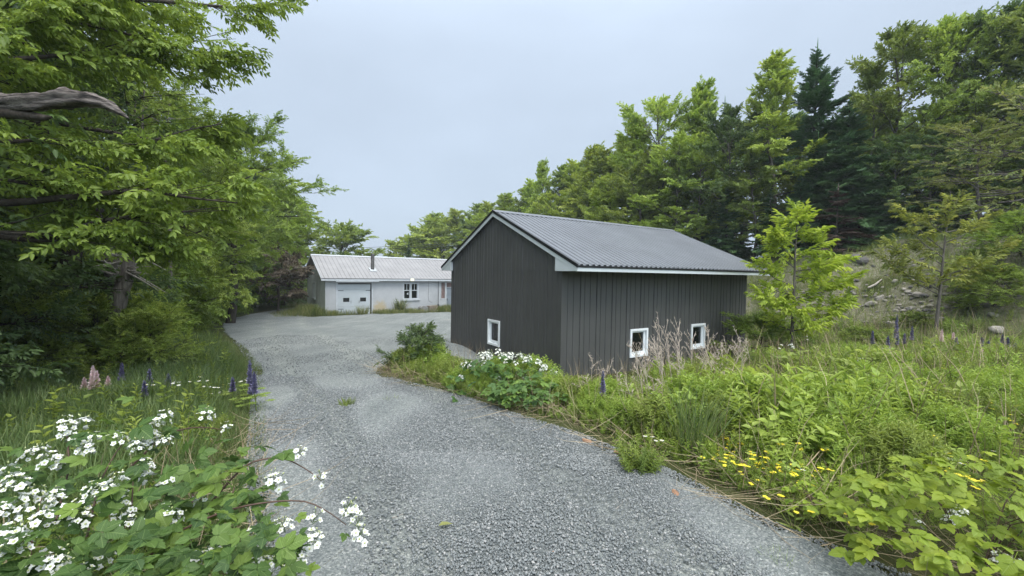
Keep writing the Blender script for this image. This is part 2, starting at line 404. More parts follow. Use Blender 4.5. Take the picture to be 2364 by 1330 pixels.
c1 = k.ramp(sx_.outputs[0], [(0, (.11, .12, .122)), (.35, (.16, .172, .174)), (.7, (.21, .218, .219)), (.93, (.27, .274, .27)), (1, (.36, .36, .35))])
big = k.ramp(k.noise(oc, .55, 4, .55), [(.35, (.93, .985, .975)), (.65, (1.12, 1.175, 1.155))])
fin = k.ramp(k.noise(oc, 300, 2, .6), [(.3, (.8, .8, .8)), (.7, (1.2, 1.2, 1.2))])
trk = k.ramp(k.noise(k.map(oc, (2.2, .25, 1)), 1.0, 4, .5), [(.42, (.93, .93, .93)), (.6, (1.1, 1.09, 1.07))])
pat = k.ramp(k.noise(k.map(oc, (.16, .5, 1)), 1.0, 5, .6), [(.62, 0), (.72, .75)])
c2 = k.mix(1, k.mix(1, k.mix(1, c1, big, 'MULTIPLY'), fin, 'MULTIPLY'), trk, 'MULTIPLY')
sepo = nt.nodes.new('ShaderNodeSeparateXYZ'); k.lk(oc, sepo.inputs[0])
c2 = k.mix(1, c2, k.mix(k.math('MULTIPLY', k.attr('tint'), k.ramp(k.noise(oc, 1.3, 4), [(.35, .3), (.65, 1)])), (1, 1, 1), (1.22, 1.2, 1.15)), 'MULTIPLY')
far = k.math('MULTIPLY', pat, k.ramp(k.math('MULTIPLY', sepo.outputs[1], .03), [(.55, 0), (.7, .7)]))
c2 = k.mix(far, c2, (.42, .39, .345))
k.lk(c2, b.inputs['Base Color']); b.inputs['Roughness'].default_value = .85; b.inputs['Specular IOR Level'].default_value = .25
h = k.math('ADD', k.voro(oc, 55), k.math('MULTIPLY', k.voro(oc, 120), .5))
k.lk(k.bump(h, .9, .012), b.inputs['Normal'])


RUT = np.array([(.75, -8), (.5, 1.2), (.25, 2.4), (-.55, 3.9), (-1.5, 5.6), (-2.7, 7.3), (-4.0, 9.2), (-6.2, 12.5), (-8.6, 16.5), (-11.5, 21), (-14.6, 27)])
def rut(x, y):
    cx = np.interp(y, RUT[:, 1], RUT[:, 0]); sl = np.interp(y, [0, 2, 6, 10, 20, 27], [.98, .9, .8, .76, .82, .85]); d = np.abs(np.abs((x - cx) * sl) - .78); return np.exp(-(d / .24) ** 2)
# loose stones lying on the gravel (uncountable)
def stone_tmpl(seed):
    r = np.random.default_rng(seed)
    v = np.array([(x, y, z) for z in (-.5, .5) for y in (-.5, .5) for x in (-.5, .5)], float)
    v *= np.where(v[:, 2:] > 0, .78, 1.0); v += r.normal(0, .1, v.shape); v[:, 2] *= .6; v[:, 1] *= .8
    q = np.array([(0, 2, 3, 1), (4, 5, 7, 6), (0, 1, 5, 4), (2, 6, 7, 3), (0, 4, 6, 2), (1, 3, 7, 5)])
    return v, q, np.full(8, .5), np.zeros((8, 2))
M['stone'] = tinted('gravel_stone', [(0, (.12, .135, .138)), (.3, (.165, .182, .184)), (.65, (.212, .229, .23)), (.92, (.27, .282, .28)), (1, (.39, .388, .375))], .8)
V[:, 2] -= .018 * rut(V[:, 0], V[:, 1])
tag(link('driveway', mesh_np('driveway', V, Q, rut(V[:, 0], V[:, 1]), smooth=True), mt), kind='structure')
st = NP()
for sdi, n_, y0, y1, s0, s1 in ((1, 42000, 1.6, 4.2, .006, .018), (2, 36000, 1.6, 4.2, .006, .017), (3, 44000, 3.8, 8, .008, .02), (4, 30000, 3.8, 8, .008, .02), (5, 12000, 7.5, 16, .014, .03)):
    X_ = rng.uniform(-9, 3, n_ * 3); Y_ = y0 + (y1 - y0) * rng.random(n_ * 3)
    ok = (drive_sd(X_, Y_) > -.12) & (np.abs(X_) < 1.3 * Y_ + .2); X_, Y_ = X_[ok], Y_[ok]; kp = rng.random(len(X_)) > .62 * rut(X_, Y_); X_, Y_ = X_[kp][:n_], Y_[kp][:n_]
    S_ = s0 + (s1 - s0) * rng.random(len(X_)) ** 2.2
    D_ = rng.normal(0, 1, (len(X_), 3)); D_[:, 2] *= .25
    st.scatter(stone_tmpl(sdi), np.stack([X_, Y_, g(X_, Y_) + .012 + S_ * .1], -1), D_, S_, roll=.35)
tag(st.build('loose_stones', M['stone']), 'loose crushed grey stones strewn over the gravel driveway', 'gravel', kind='stuff')

# ================================================================== dark metal shed
def metal_siding(name, c, rough, bumpy=.12):
    m, nt, b, o = new_mat(name); k = N(nt); oc = k.coord()
    f = k.noise(oc, 1.1, 6, .6); f2 = k.noise(k.map(oc, (9, 9, .7)), 3, 4, .6)
    cc = k.mix(1, k.ramp(f, [(.3, tuple(x * .88 for x in c)), (.7, tuple(x * 1.12 for x in c))]), k.ramp(f2, [(.35, (.96, .96, .96)), (.65, (1.03, 1.03, 1.03))]), 'MULTIPLY')
    k.lk(cc, b.inputs['Base Color']); b.inputs['Roughness'].default_value = rough
    k.lk(k.ramp(f2, [(.3, rough - .06), (.7, rough + .1)]), b.inputs['Roughness'])
    k.lk(k.bump(k.noise(oc, 3.5, 3), bumpy, .01), b.inputs['Normal']); b.inputs['Specular IOR Level'].default_value = .5
    return m
M['siding'] = metal_siding('charcoal_steel_siding', (.07, .0705, .068), .5)
M['roof_dark'] = metal_siding('charcoal_steel_roof', (.145, .158, .175), .36, .05)
M['trim_black'] = plain('black_trim', (.012, .013, .015), .4)
M['trim_white'] = plain('white_trim', (.52, .56, .57), .5, .4, nscale=3, namt=.06)
M['vinyl'] = plain('white_vinyl', (.76, .79, .8), .4, .45, nscale=5, namt=.04)
mg, nt, b, o = new_mat('dark_glass'); k = N(nt)
b.inputs['Base Color'].default_value = (.006, .008, .008, 1); b.inputs['Roughness'].default_value = .06; b.inputs['Specular IOR Level'].default_value = .6
k.lk(k.bump(k.noise(k.coord(), 2.5, 2), .04, .01), b.inputs['Normal'])
M['glass'] = mg

E0 = 2.2
shed = empty('shed', (SH[0], SH[1], SH[2] - E0), 'charcoal metal shed with grey ribbed roof and white fascia beside the driveway', 'shed', rz=SA)
OU, OV, TT, HA = .083, .541, .12, 1.482
SLP = (HA - TT) / (SW / 2 + OV)
def rooftop(v): return E0 + TT + SLP * (min(v, SW - v) + OV)
def siding(mb, length, p3, z0, ztop, holes, extra=(), pitch=.152, gw=.011, gd=.012):
    """grooved sheet: p3(s, depth, z); holes = [(s0, s1, za, zb)]"""
    pts = {0.0: 0.0, length: 0.0}
    for kx in range(1, int(length / pitch) + 1):
        c = kx * pitch + (.03 if kx % 3 == 0 else 0); f = 1.7 if kx % 3 == 0 else 1.0
        if c > length - .05 or any(h[0] - .03 < c < h[1] + .03 for h in holes) and False: continue
        for ds, dp in ((-gw * f, 0), (-gw * f * .6, gd * f), (gw * f * .6, gd * f), (gw * f, 0)): pts[c + ds] = dp
    for e_ in list(extra) + [h[0] for h in holes] + [h[1] for h in holes]: pts.setdefault(e_, 0.0)
    S = sorted(pts)
    for a, c in zip(S[:-1], S[1:]):
        mid = (a + c) / 2; spans = [(z0, None)]
        for h in holes:
            if h[0] - 1e-6 < mid < h[1] + 1e-6: spans = [(z0, h[2]), (h[3], None)]
        for za, zb in spans:
            mb.poly(p3(a, pts[a], za), p3(c, pts[c], za), p3(c, pts[c], zb if zb is not None else ztop(c)), p3(a, pts[a], zb if zb is not None else ztop(a)))
WU = [(2.001, 2.565, .296, .915), (4.238, 4.802, .296, .915)]; WV = [(2.369, 2.933, .326, .946)]
mb = MB()
siding(mb, SL, lambda s_, d, z: (s_, d, z), -.7, lambda s_: E0 + .06, WU)
siding(mb, SL, lambda s_, d, z: (s_, SW - d, z), -.7, lambda s_: E0 + .06, [])
siding(mb, SW, lambda s_, d, z: (d, s_, z), -.7, lambda s_: E0 + .012, WV, extra=[SW / 2])
siding(mb, SW, lambda s_, d, z: (SL - d, s_, z), -.7, lambda s_: rooftop(s_) - .1, [], extra=[SW / 2])
wall = mb.build('wall', M['siding'], shed)
mb = MB()                                                      # upper gable sheet laps 6 mm over the lower one
siding(mb, SW, lambda s_, d, z: (d * .8 - .004, s_, z), E0 + .002, lambda s_: rooftop(s_) - .09, [], extra=[SW / 2])
mb.build('gable_sheet', M['siding'], shed)
mb = MB()                                                      # corner trims
for cx2, cy2 in ((0, 0), (SL, 0), (0, SW)):
    sx2 = -1 if cx2 == 0 else 1; sy2 = -1 if cy2 == 0 else 1
    mb.box(cx2 + sx2 * .006, cy2 - sy2 * .075, -.7, cx2 + sx2 * .009 - sx2 * .006, cy2 + sy2 * .009, E0)
    mb.box(cx2 - sx2 * .075, cy2 + sy2 * .004, -.7, cx2 + sx2 * .009, cy2 + sy2 * .008, E0)
mb.build_each('corner_trim', M['siding'], shed)
# ribbed roof sheets
def ribbed(mb, u0, u1, vA, zA, vB, zB, pitch, prof):
    S = []; u_ = u0
    while u_ < u1:
        for du, dz in prof:
            if u_ + du < u1: S.append((u_ + du, dz))
        u_ += pitch
    S.append((u1, 0))
    for (a, da), (c, dc) in zip(S[:-1], S[1:]):
        mb.poly((a, vA, zA + da), (c, vA, zA + dc), (c, vB, zB + dc), (a, vB, zB + da))
PROF = [(0, 0), (.06, 0), (.074, .024), (.126, .024), (.14, 0)]
mb = MB()
zE, zR = E0 + TT, E0 + HA
ribbed(mb, -OU - .02, SL + .145, -OV - .03, zE - .013, SW / 2, zR, .15, PROF)
ribbed(mb, -OU - .02, SL + .145, SW + OV + .03, zE - .013, SW / 2, zR, .15, PROF)
for sg in (0, 1):                                              # deck under the sheets
    va = -OV if sg == 0 else SW + OV
    mb.prism([(-OU, va, zE - .012), (-OU, SW / 2, zR - .012), (-OU, SW / 2, zR - .05), (-OU, va, zE - .05)], (SL + OU + .14, 0, 0))
roof = mb.build('roof', M['roof_dark'], shed)
mb = MB()
for sg in (-1, 1):
    mb.poly((-OU - .024, SW / 2, zR + .034), (SL + .15, SW / 2, zR + .034), (SL + .15, SW / 2 + sg * .16, zR + .03 - .16 * SLP), (-OU - .024, SW / 2 + sg * .16, zR + .03 - .16 * SLP))
mb.build('ridge_cap', M['roof_dark'], roof)
mb = MB()
def band(mb, u, th, dz0, dz1, v0, v1):
    """sloping board on both rakes; dz measured from the roof surface"""
    for sg in (0, 1):
        f = (lambda v: v) if sg == 0 else (lambda v: SW - v)
        a, c = v0, v1
        za, zc = E0 + TT + SLP * (a + OV), E0 + TT + SLP * (c + OV)
        mb.prism([(u, f(a), za + dz0), (u, f(c), zc + dz0), (u, f(c), zc + dz1), (u, f(a), za + dz1)], (th, 0, 0))
band(mb, -OU - .03, .03, .024, -.04, -OV - .03, SW / 2)
band(mb, SL + .14, .03, .024, -.04, -OV - .03, SW / 2)
for va in (-OV - .034, SW + OV + .004):
    mb.box(-OU - .03, va, zE - .052, SL + .17, va + .03, zE - .0135)
mb.build('drip_edge', M['trim_black'], shed)
mb = MB()
band(mb, -OU - .018, .018, -.041, -.13, -OV, SW / 2)
band(mb, SL + .14, .015, -.041, -.13, -OV, SW / 2)
mb.box(-OU - .017, -OV - .02, E0 - .004, SL + .155, -OV, zE - .053)
mb.box(-OU - .017, SW + OV, E0 - .004, SL + .155, SW + OV + .02, zE - .053)
mb.build('fascia', M['trim_white'], shed)
mb = MB()
for sg in (0, 1):
    f = (lambda v: v) if sg == 0 else (lambda v: SW - v)
    ring = [(0, f(-OV + .001), E0 - .002), (0, f(.11), E0 - .002), (0, f(.11), E0 + TT + SLP * (.11 + OV) - .132), (0, f(-OV + .06), E0 + TT + SLP * .06 - .132), (0, f(-OV + .001), E0 + .03)]
    mb.prism([(p[0] - OU - .012, p[1], p[2]) for p in ring], (OU - .002, 0, 0))
    mb.prism([(p[0] + SL + .05, p[1], p[2]) for p in ring], (.09, 0, 0))
mb.build_each('eave_return', M['trim_white'], shed)
mb = MB()
mb.box(0, -OV + .002, E0 + .002, SL + .05, -.001, E0 + .012); mb.box(0, SW + .001, E0 + .002, SL + .05, SW + OV - .002, E0 + .012)
mb.build('soffit', M['trim_black'], shed)
def shed_window(p3, w_, h_):
    """p3(a, depth outward, z) with a in 0..w, z in 0..h"""
    def bx(mb, a0, a1, z0, z1, d0, d1):
        q = [p3(a0, d0, z0), p3(a1, d0, z0), p3(a1, d0, z1), p3(a0, d0, z1)]; r_ = [p3(a0, d1, z0), p3(a1, d1, z0), p3(a1, d1, z1), p3(a0, d1, z1)]
        i = len(mb.v); mb.v += q + r_
        mb.f += [tuple(i + x for x in t) for t in ((0, 1, 2, 3), (4, 7, 6, 5), (0, 4, 5, 1), (1, 5, 6, 2), (2, 6, 7, 3), (3, 7, 4, 0))]
    fr = MB(); t = .038
    bx(fr, -.012, t, -.012, h_ + .012, -.09, .026); bx(fr, w_ - t, w_ + .012, -.012, h_ + .012, -.09, .026)
    bx(fr, t, w_ - t, h_ - t, h_ + .012, -.09, .024); bx(fr, t, w_ - t, -.012, t, -.09, .024)
    f = fr.build('window', M['vinyl'], shed)
    sa = MB(); s2 = .042
    a0, a1, z0, z1 = t, w_ - t, t, h_ - t
    bx(sa, a0, a0 + s2, z0, z1, -.075, -.03); bx(sa, a1 - s2, a1, z0, z1, -.075, -.03)
    bx(sa, a0 + s2, a1 - s2, z1 - s2, z1, -.075, -.031); bx(sa, a0 + s2, a1 - s2, z0, z0 + s2 * 1.5, -.075, -.031)
    sash = sa.build('sash', M['vinyl'], f)
    gl = MB(); bx(gl, a0 + s2, a1 - s2, z0 + s2 * 1.5, z1 - s2, -.062, -.052); gl.build('glass', M['glass'], f)
    la = MB(); bx(la, w_ * .4, w_ * .52, t + .004, t + .018, -.03, -.002); la.build('latch', M['trim_white'], f)
    return f
for (a0, a1, za, zb) in WU: shed_window(lambda a, d, z, a0=a0, za=za: (a0 + a, -d, za + z), a1 - a0, zb - za)
for (a0, a1, za, zb) in WV: shed_window(lambda a, d, z, a1=a1, za=za: (-d, a1 - a, za + z), a1 - a0, zb - za)

# ================================================================== white block workshop
EB = 2.53; BOU, BOV, BT, BHH = .335, .317, .177, 1.913
BS = (BHH - BT) / (BW / 2 + BOV)
shop = empty('workshop', (BH[0], BH[1], BH[2] - EB), 'low white painted block workshop with pale ribbed metal roof across the gravel yard', 'workshop', rz=BA)
mw, nt, b, o = new_mat('painted_block'); k = N(nt); oc = k.coord()
br = nt.nodes.new('ShaderNodeTexBrick'); mp = nt.nodes.new('ShaderNodeMapping'); k.lk(oc, mp.inputs[0]); mp.inputs['Rotation'].default_value = (R_(90), 0, 0); k.lk(mp.outputs[0], br.inputs[0])
br.inputs['Scale'].default_value = 1.0; br.inputs['Brick Width'].default_value = .4; br.inputs['Row Height'].default_value = .2; br.inputs['Mortar Size'].default_value = .012
base = k.ramp(k.noise(oc, .9, 7, .65), [(.3, (.35, .365, .38)), (.55, (.41, .425, .44)), (.75, (.45, .465, .475))])
sp = nt.nodes.new('ShaderNodeSeparateXYZ'); k.lk(oc, sp.inputs[0])
def blob(u0, z0, ru, rz):
    a = k.math('DIVIDE', k.math('SUBTRACT', sp.outputs[0], u0), ru); c = k.math('DIVIDE', k.math('SUBTRACT', sp.outputs[2], z0), rz)
    return k.math('SUBTRACT', 1.0, k.math('SQRT', k.math('ADD', k.math('MULTIPLY', a, a), k.math('MULTIPLY', c, c))))
nz = k.noise(oc, 4, 6, .7)
stain = k.ramp(k.math('ADD', blob(3.9, .3, .75, .95), k.math('MULTIPLY', k.math('SUBTRACT', nz, .5), 1.3)), [(.1, 0), (.55, .85)])
base = k.mix(stain, base, (.42, .34, .2))
dirt = k.ramp(k.math('ADD', sp.outputs[2], k.math('MULTIPLY', nz, .7)), [(.3, .55), (.85, 0)])
base = k.mix(dirt, base, (.4, .38, .31))
drip = k.ramp(k.noise(k.map(oc, (5, 5, .35)), 2.2, 5, .65), [(.55, 0), (.75, .35)])
base = k.mix(drip, base, (.47, .49, .48))
k.lk(base, b.inputs['Base Color']); b.inputs['Roughness'].default_value = .75
k.lk(k.bump(br.outputs['Fac'], .35, -.006), b.inputs['Normal'])
M['block'] = mw
M['gable_green'] = plain('grey_green_paint', (.43, .48, .44), .8, .3, nscale=1.5, namt=.16, bump=.3, bscale=14)
M['roof_pale'] = metal_siding('pale_steel_roof', (.255, .255, .26), .5, .05)
M['shop_white'] = plain('weathered_white_paint', (.46, .49, .515), .6, .35, nscale=3, namt=.1)
M['door_white'] = plain('pale_door_paint', (.44, .48, .505), .55, .35, nscale=1.2, namt=.07)
M['door_grey'] = plain('grey_door_paint', (.2, .23, .26), .55, nscale=2, namt=.12)
M['rust'] = plain('rust_brown_board', (.17, .12, .11), .8, nscale=4, namt=.35)
M['flue'] = plain('dull_flue_metal', (.13, .125, .12), .45, .5, .5, nscale=6, namt=.4)
M['iron'] = plain('black_iron', (.018, .018, .02), .5)
def panel_wall(mb, L, z0, ztop, holes, p3, extra=()):
    S = sorted(set([0, L] + [h[0] for h in holes] + [h[1] for h in holes] + list(extra)))
    for a, c in zip(S[:-1], S[1:]):
        m_ = (a + c) / 2; hs = sorted([h for h in holes if h[0] < m_ < h[1]], key=lambda h: h[2]); z = z0
        for h in hs:
            if h[2] > z: mb.poly(p3(a, z), p3(c, z), p3(c, h[2]), p3(a, h[2]))
            z = h[3]
        mb.poly(p3(a, z), p3(c, z), p3(c, ztop(c)), p3(a, ztop(a)))
HF = [(.78, 3.245, -.5, 2.36), (5.73, 6.95, 1.1, 2.35), (9.0, 9.36, 1.08, 2.4), (9.45, 10.35, -.5, 2.4)]
mb = MB()
panel_wall(mb, BL, -.5, lambda s_: EB + .1, HF, lambda s_, z: (s_, 0, z))
panel_wall(mb, BL, -.5, lambda s_: EB + .1, [], lambda s_, z: (s_, BW, z))
for (a, c, za, zb) in HF:                                      # reveals
    z_ = max(za, -.5)
    mb.poly((a, 0, z_), (a, .16, z_), (a, .16, zb), (a, 0, zb)); mb.poly((c, 0, z_), (c, .16, z_), (c, .16, zb), (c, 0, zb)); mb.poly((a, 0, zb), (c, 0, zb), (c, .16, zb), (a, .16, zb))
    if za > 0: mb.poly((a, 0, za), (c, 0, za), (c, .16, za), (a, .16, za))
mb.build('wall', M['block'], shop)
def btop(v): return EB + BT + BS * (min(v, BW - v) + BOV) - .08
mb = MB()
HG = [(3.3, 4.2, 1.12, 2.3)]
panel_wall(mb, BW, -.5, btop, HG, lambda s_, z: (0, s_, z), extra=[BW / 2])
mb2 = MB(); panel_wall(mb2, BW, -.5, btop, [], lambda s_, z: (BL, s_, z), extra=[BW / 2]); mb2.build('gable_wall', M['gable_green'], shop)
mb3 = MB(); mb3.box(-.014, -.0, EB - .03, -.002, BW, EB + .01); mb3.build('seam_batten', M['gable_green'], shop)
gw = mb.build('gable_wall', M['gable_green'], shop); gw['label'] = 'grey green gable end wall'
mb = MB(); zE, zR = EB + BT, EB + BHH
PB = [(0, 0), (.2, 0), (.212, .028), (.24, .028), (.252, 0)]
ribbed(mb, -BOU, BL + BOU, -BOV - .04, zE, BW / 2, zR, .3, PB); ribbed(mb, -BOU, BL + BOU, BW + BOV + .04, zE, BW / 2, zR, .3, PB)
for va in (-BOV, BW + BOV): mb.prism([(-BOU + .01, va, zE - .01), (-BOU + .01, BW / 2, zR - .012), (-BOU + .01, BW / 2, zR - .07), (-BOU + .01, va, zE - .07)], (BL + 2 * BOU - .02, 0, 0))
roofb = mb.build('roof', M['roof_pale'], shop)
mb = MB()
for sg in (-1, 1):
    mb.poly((-BOU - .01, BW / 2, zR + .045), (BL + BOU + .01, BW / 2, zR + .045), (BL + BOU + .01, BW / 2 + sg * .17, zR + .04 - .17 * BS), (-BOU - .01, BW / 2 + sg * .17, zR + .04 - .17 * BS))
mb.build('ridge_cap', M['shop_white'], roofb)
mb = MB()
mb.box(-BOU, -BOV - .02, EB - .0, BL + BOU, -BOV, zE - .04); mb.box(-BOU, BW + BOV, EB, BL + BOU, BW + BOV + .02, zE - .04)
for sg in (0, 1):
    f = (lambda v: v) if sg == 0 else (lambda v: BW - v)
    mb.prism([(-BOU - .02, f(-BOV - .02), zE - .085), (-BOU - .02, f(BW / 2), zR - .07), (-BOU - .02, f(BW / 2), zR + .02), (-BOU - .02, f(-BOV - .02), zE + .005)], (.02, 0, 0))
mb.build('fascia', M['shop_white'], shop)
mb = MB(); mb.box(-BOU + .01, -BOV + .002, EB + .02, BL + BOU - .01, -.002, EB + .03); mb.box(-BOU, -BOV - .028, zE - .035, BL + BOU, -BOV - .022, zE - .008)
mb.build('soffit', M['iron'], shop)
# stove pipe through the roof
vp = -BOV + .36 * (BW / 2 + BOV); zp = EB + BT + BS * (vp + BOV); up_ = 3.62
t_ = NP(); an = np.linspace(0, 2 * np.pi, 15)
t_.tube([(up_, vp, zp - .1), (up_, vp, zp + .6), (up_, vp, zp + 1.2)], .13, 14); ch = t_.build('chimney_pipe', M['flue'], roofb)
t_ = NP(); t_.tube([(up_, vp, zp + 1.18), (up_, vp, zp + 1.2), (up_, vp, zp + 1.27), (up_, vp, zp + 1.275)], [.155, .16, .16, .0], 14); t_.build('pipe_cap', M['flue'], ch)
mb = MB(); mb.prism([(up_ - .25, vp - .28, zp - .28 * BS + .03), (up_ + .25, vp - .28, zp - .28 * BS + .03), (up_ + .25, vp - .28, zp - .28 * BS + .1), (up_ - .25, vp - .28, zp - .28 * BS + .1)], (0, .5, .5 * BS)); mb.build('flashing', M['shop_white'], ch)
# garage door
gd = MB(); a, c = .86, 3.165
for z0, z1 in ((0, .62), (.632, 1.86), (1.872, 2.27)): gd.box(a, .05, z0, c, .1, z1)
gdo = gd.build('garage_door', M['door_white'], shop, bevel=.006)
mb = MB(); mb.box(.7, -.035, -.1, .775, .02, EB - .06); mb.box(3.25, -.035, -.1, 3.33, .02, EB - .06); mb.box(.78, .02, -.05, .855, .12, 2.35); mb.build_each('jamb', M['shop_white'], gdo)
mb = MB(); mb.box(3.17, .03, -.05, 3.24, .13, 2.36); mb.box(.86, .03, 2.275, 3.17, .13, 2.355); mb.build('rubber_seal', M['iron'], gdo)
mb = MB(); mb.box(.62, -BOV - .06, EB - .07, 3.7, -.04, EB - .012); mb.build('header_board', M['shop_white'], gdo)
for x0 in (1.22, 2.42):
    mb = MB(); mb.box(x0, .042, 1.0, x0 + .43, .06, 1.29); p = mb.build('pane', M['glass'], gdo)
for x0 in (1.75, 2.33):
    mb = MB(); mb.box(x0, .02, .88, x0 + .025, .045, 1.09); mb.build('handle', M['iron'], gdo)
for x0, x1 in ((.87, 1.24), (2.82, 3.16)):
    for z0 in (.46, 1.8):
        mb = MB(); mb.box(x0, .04, z0, x1, .049, z0 + .035); mb.build('hinge', M['iron'], gdo)
# twin sash window
fr = MB(); u0, u1, z0, z1 = 5.73, 6.95, 1.1, 2.35
for x0, x1 in ((u0 - .06, u0 + .05), (u1 - .05, u1 + .06), ((u0 + u1) / 2 - .07, (u0 + u1) / 2 + .07)): fr.box(x0, -.03, z0, x1, .08, z1)
fr.box(u0 - .06, -.031, z1 - .05, u1 + .06, .08, z1 + .06)
wf = fr.build('window', M['shop_white'], shop)
mb = MB(); mb.box(u0 - .14, -.1, z0 - .12, u1 + .14, .08, z0 - .002); mb.build('sill', M['shop_white'], wf)
for x0, x1 in ((u0 + .05, (u0 + u1) / 2 - .07), ((u0 + u1) / 2 + .07, u1 - .05)):
    sa = MB(); zm = (z0 + z1) / 2 + .06
    sa.box(x0, .02, zm - .03, x1, .06, zm + .03); sa.box((x0 + x1) / 2 - .022, .025, zm + .03, (x0 + x1) / 2 + .022, .055, z1 - .05); sa.box(x0, .02, z0, x1, .06, z0 + .06)
    sa.box(x0, .022, z0 + .06, x0 + .03, .058, z1 - .05); sa.box(x1 - .03, .022, z0 + .06, x1, .058, z1 - .05)
    sa.build('sash', M['shop_white'], wf)
    gl = MB(); gl.box(x0, .075, z0, x1, .085, z1 - .05); gl.build('pane', M['glass'], wf)
mb = MB(); mb.poly((6.02, .07, 1.5), (6.17, .07, 1.42), (6.17, .07, 1.64)); mb.build('paper_scrap', M['shop_white'], wf)
# gable window
fr = MB(); v0, v1, z0, z1 = 3.3, 4.2, 1.12, 2.3
for a, c in ((v0 - .05, v0 + .07), (v1 - .07, v1 + .05)): fr.box(-.04, a, z0, .05, c, z1)
fr.box(-.041, v0 - .05, z1 - .06, .05, v1 + .05, z1 + .05); fr.box(-.02, (v0 + v1) / 2 - .025, z0, .04, (v0 + v1) / 2 + .025, z1 - .06)
wg = fr.build('window', M['gable_green'], shop)
mb = MB(); mb.box(-.1, v0 - .1, z0 - .1, .05, v1 + .1, z0 - .002); mb.build('sill', M['gable_green'], wg)
mb = MB(); mb.box(.052, v0, z0, .06, v1, z1); mb.build('pane', M['glass'], wg)
# boarded opening and side door
mb = MB(); mb.box(9.0, .05, 1.08, 9.36, .09, 2.4); bo = mb.build('boarded_window', M['rust'], shop)
mb = MB(); mb.box(8.95, -.03, 1.0, 9.4, .03, 1.078); mb.box(8.95, -.03, 1.08, 9.0, .03, 2.45); mb.build('frame', M['shop_white'], bo)
mb = MB(); mb.box(9.5, .05, -.3, 10.35, .1, 1.98); dr = mb.build('side_door', M['door_grey'], shop, bevel=.005)
mb = MB(); mb.box(9.5, .06, 2.03, 10.35, .1, 2.4); mb.build('transom_board', M['rust'], dr)
mb = MB(); mb.box(9.44, -.02, -.3, 9.5, .11, 2.42); mb.box(9.5, -.02, 1.985, 10.35, .11, 2.028); mb.build('frame', M['shop_white'], dr)
mb = MB(); mb.box(9.57, .0, .9, 9.6, .05, 1.08); mb.build('handle', M['iron'], dr)
# lit flood lamp on the fascia
ml, nt, b, o = new_mat('lit_lamp_glass'); b.inputs['Base Color'].default_value = (.9, .85, .5, 1); b.inputs['Emission Color'].default_value = (1, .93, .55, 1); b.inputs['Emission Strength'].default_value = .75
mb = MB(); mb.box(6.13, -BOV - .13, EB + .0, 6.43, -BOV - .022, EB + .2); fl = mb.build('floodlight', M['shop_white'], shop, bevel=.015)
mb = MB(); mb.prism([(6.15, -BOV - .132, EB + .02), (6.41, -BOV - .132, EB + .02), (6.41, -BOV - .132, EB + .17), (6.15, -BOV - .132, EB + .17)], (0, -.012, 0)); mb.build('lens', ml, fl)
# thin cable running down the wall
t_ = NP(); t_.tube([(7.85, -.015, 2.5), (7.87, -.02, 1.7), (7.83, -.018, 1.3), (7.9, -.02, .9), (8.2, -.02, .75)], .008, 4); t_.build('wall_cable', M['iron'], shop)

# black pole with splayed foot leaning at the wall
gz = lambda u, v: g1(*bl(u, v))
px_, py_ = bl(8.6, -.3)
pole = empty('iron_pole', (px_, py_, gz(8.6, -.3)), 'tall thin black iron pole on three splayed feet against the white workshop wall', 'pole', rz=BA)
t_ = NP(); t_.tube([(0, 0, .4), (.0, .0, 1.5), (.0, .02, 2.5)], .022, 8); t_.build('shaft', M['iron'], pole)
for a in (.3, 2.4, 4.5):
    t_ = NP(); t_.tube([(0, 0, .62), (.1 * math.cos(a), .1 * math.sin(a), .3), (.3 * math.cos(a), .3 * math.sin(a), .0)], [.03, .03, .02], 6); t_.build('foot', M['iron'], pole)
# weathered crate and concrete block by the wall
M['old_wood'] = bark('weathered_board', (.12, .095, .075), (.32, .27, .215), 5, .2)
px_, py_ = bl(7.95, -.55)
cr = empty('wooden_crate', (px_, py_, gz(7.95, -.55)), 'weathered slatted wooden crate standing in weeds below the white workshop wall', 'crate', rz=BA + .1)
mb = MB()
for q in range(4): mb.box(-.38 + q * .2, -.24, .02, -.21 + q * .2, -.215, .5 + .03 * (q % 2))
mb.box(-.38, -.21, .05, .4, -.19, .14); mb.box(-.38, -.21, .36, .4, -.19, .44); mb.build('slatted_side', M['old_wood'], cr, bevel=.004)
mb = MB(); mb.box(-.38, -.188, .46, .4, .22, .5); mb.build('lid', M['old_wood'], cr, bevel=.004)
mb = MB(); mb.box(-.38, -.188, .02, -.35, .22, .455); mb.box(.37, -.188, .02, .4, .22, .455); mb.build_each('end_board', M['old_wood'], cr, bevel=.004)
M['concrete'] = plain('old_concrete', (.2, .2, .195), .9, .2, nscale=6, namt=.35, bump=.6, bscale=30)
px_, py_ = bl(7.2, -.5)
cb = MB(); cb.prism([(-.34, -.22, -.05), (.34, -.22, -.05), (.34, -.22, .42), (.1, -.22, .5), (-.2, -.22, .49), (-.34, -.22, .4)], (0, .42, 0))
cbo = cb.build('concrete_block', M['concrete'], None, bevel=.02); cbo.location = (px_, py_, gz(7.2, -.5)); cbo.rotation_euler = (0, 0, BA)
tag(cbo, 'grey rounded concrete block left of the wooden crate by the white wall', 'block')
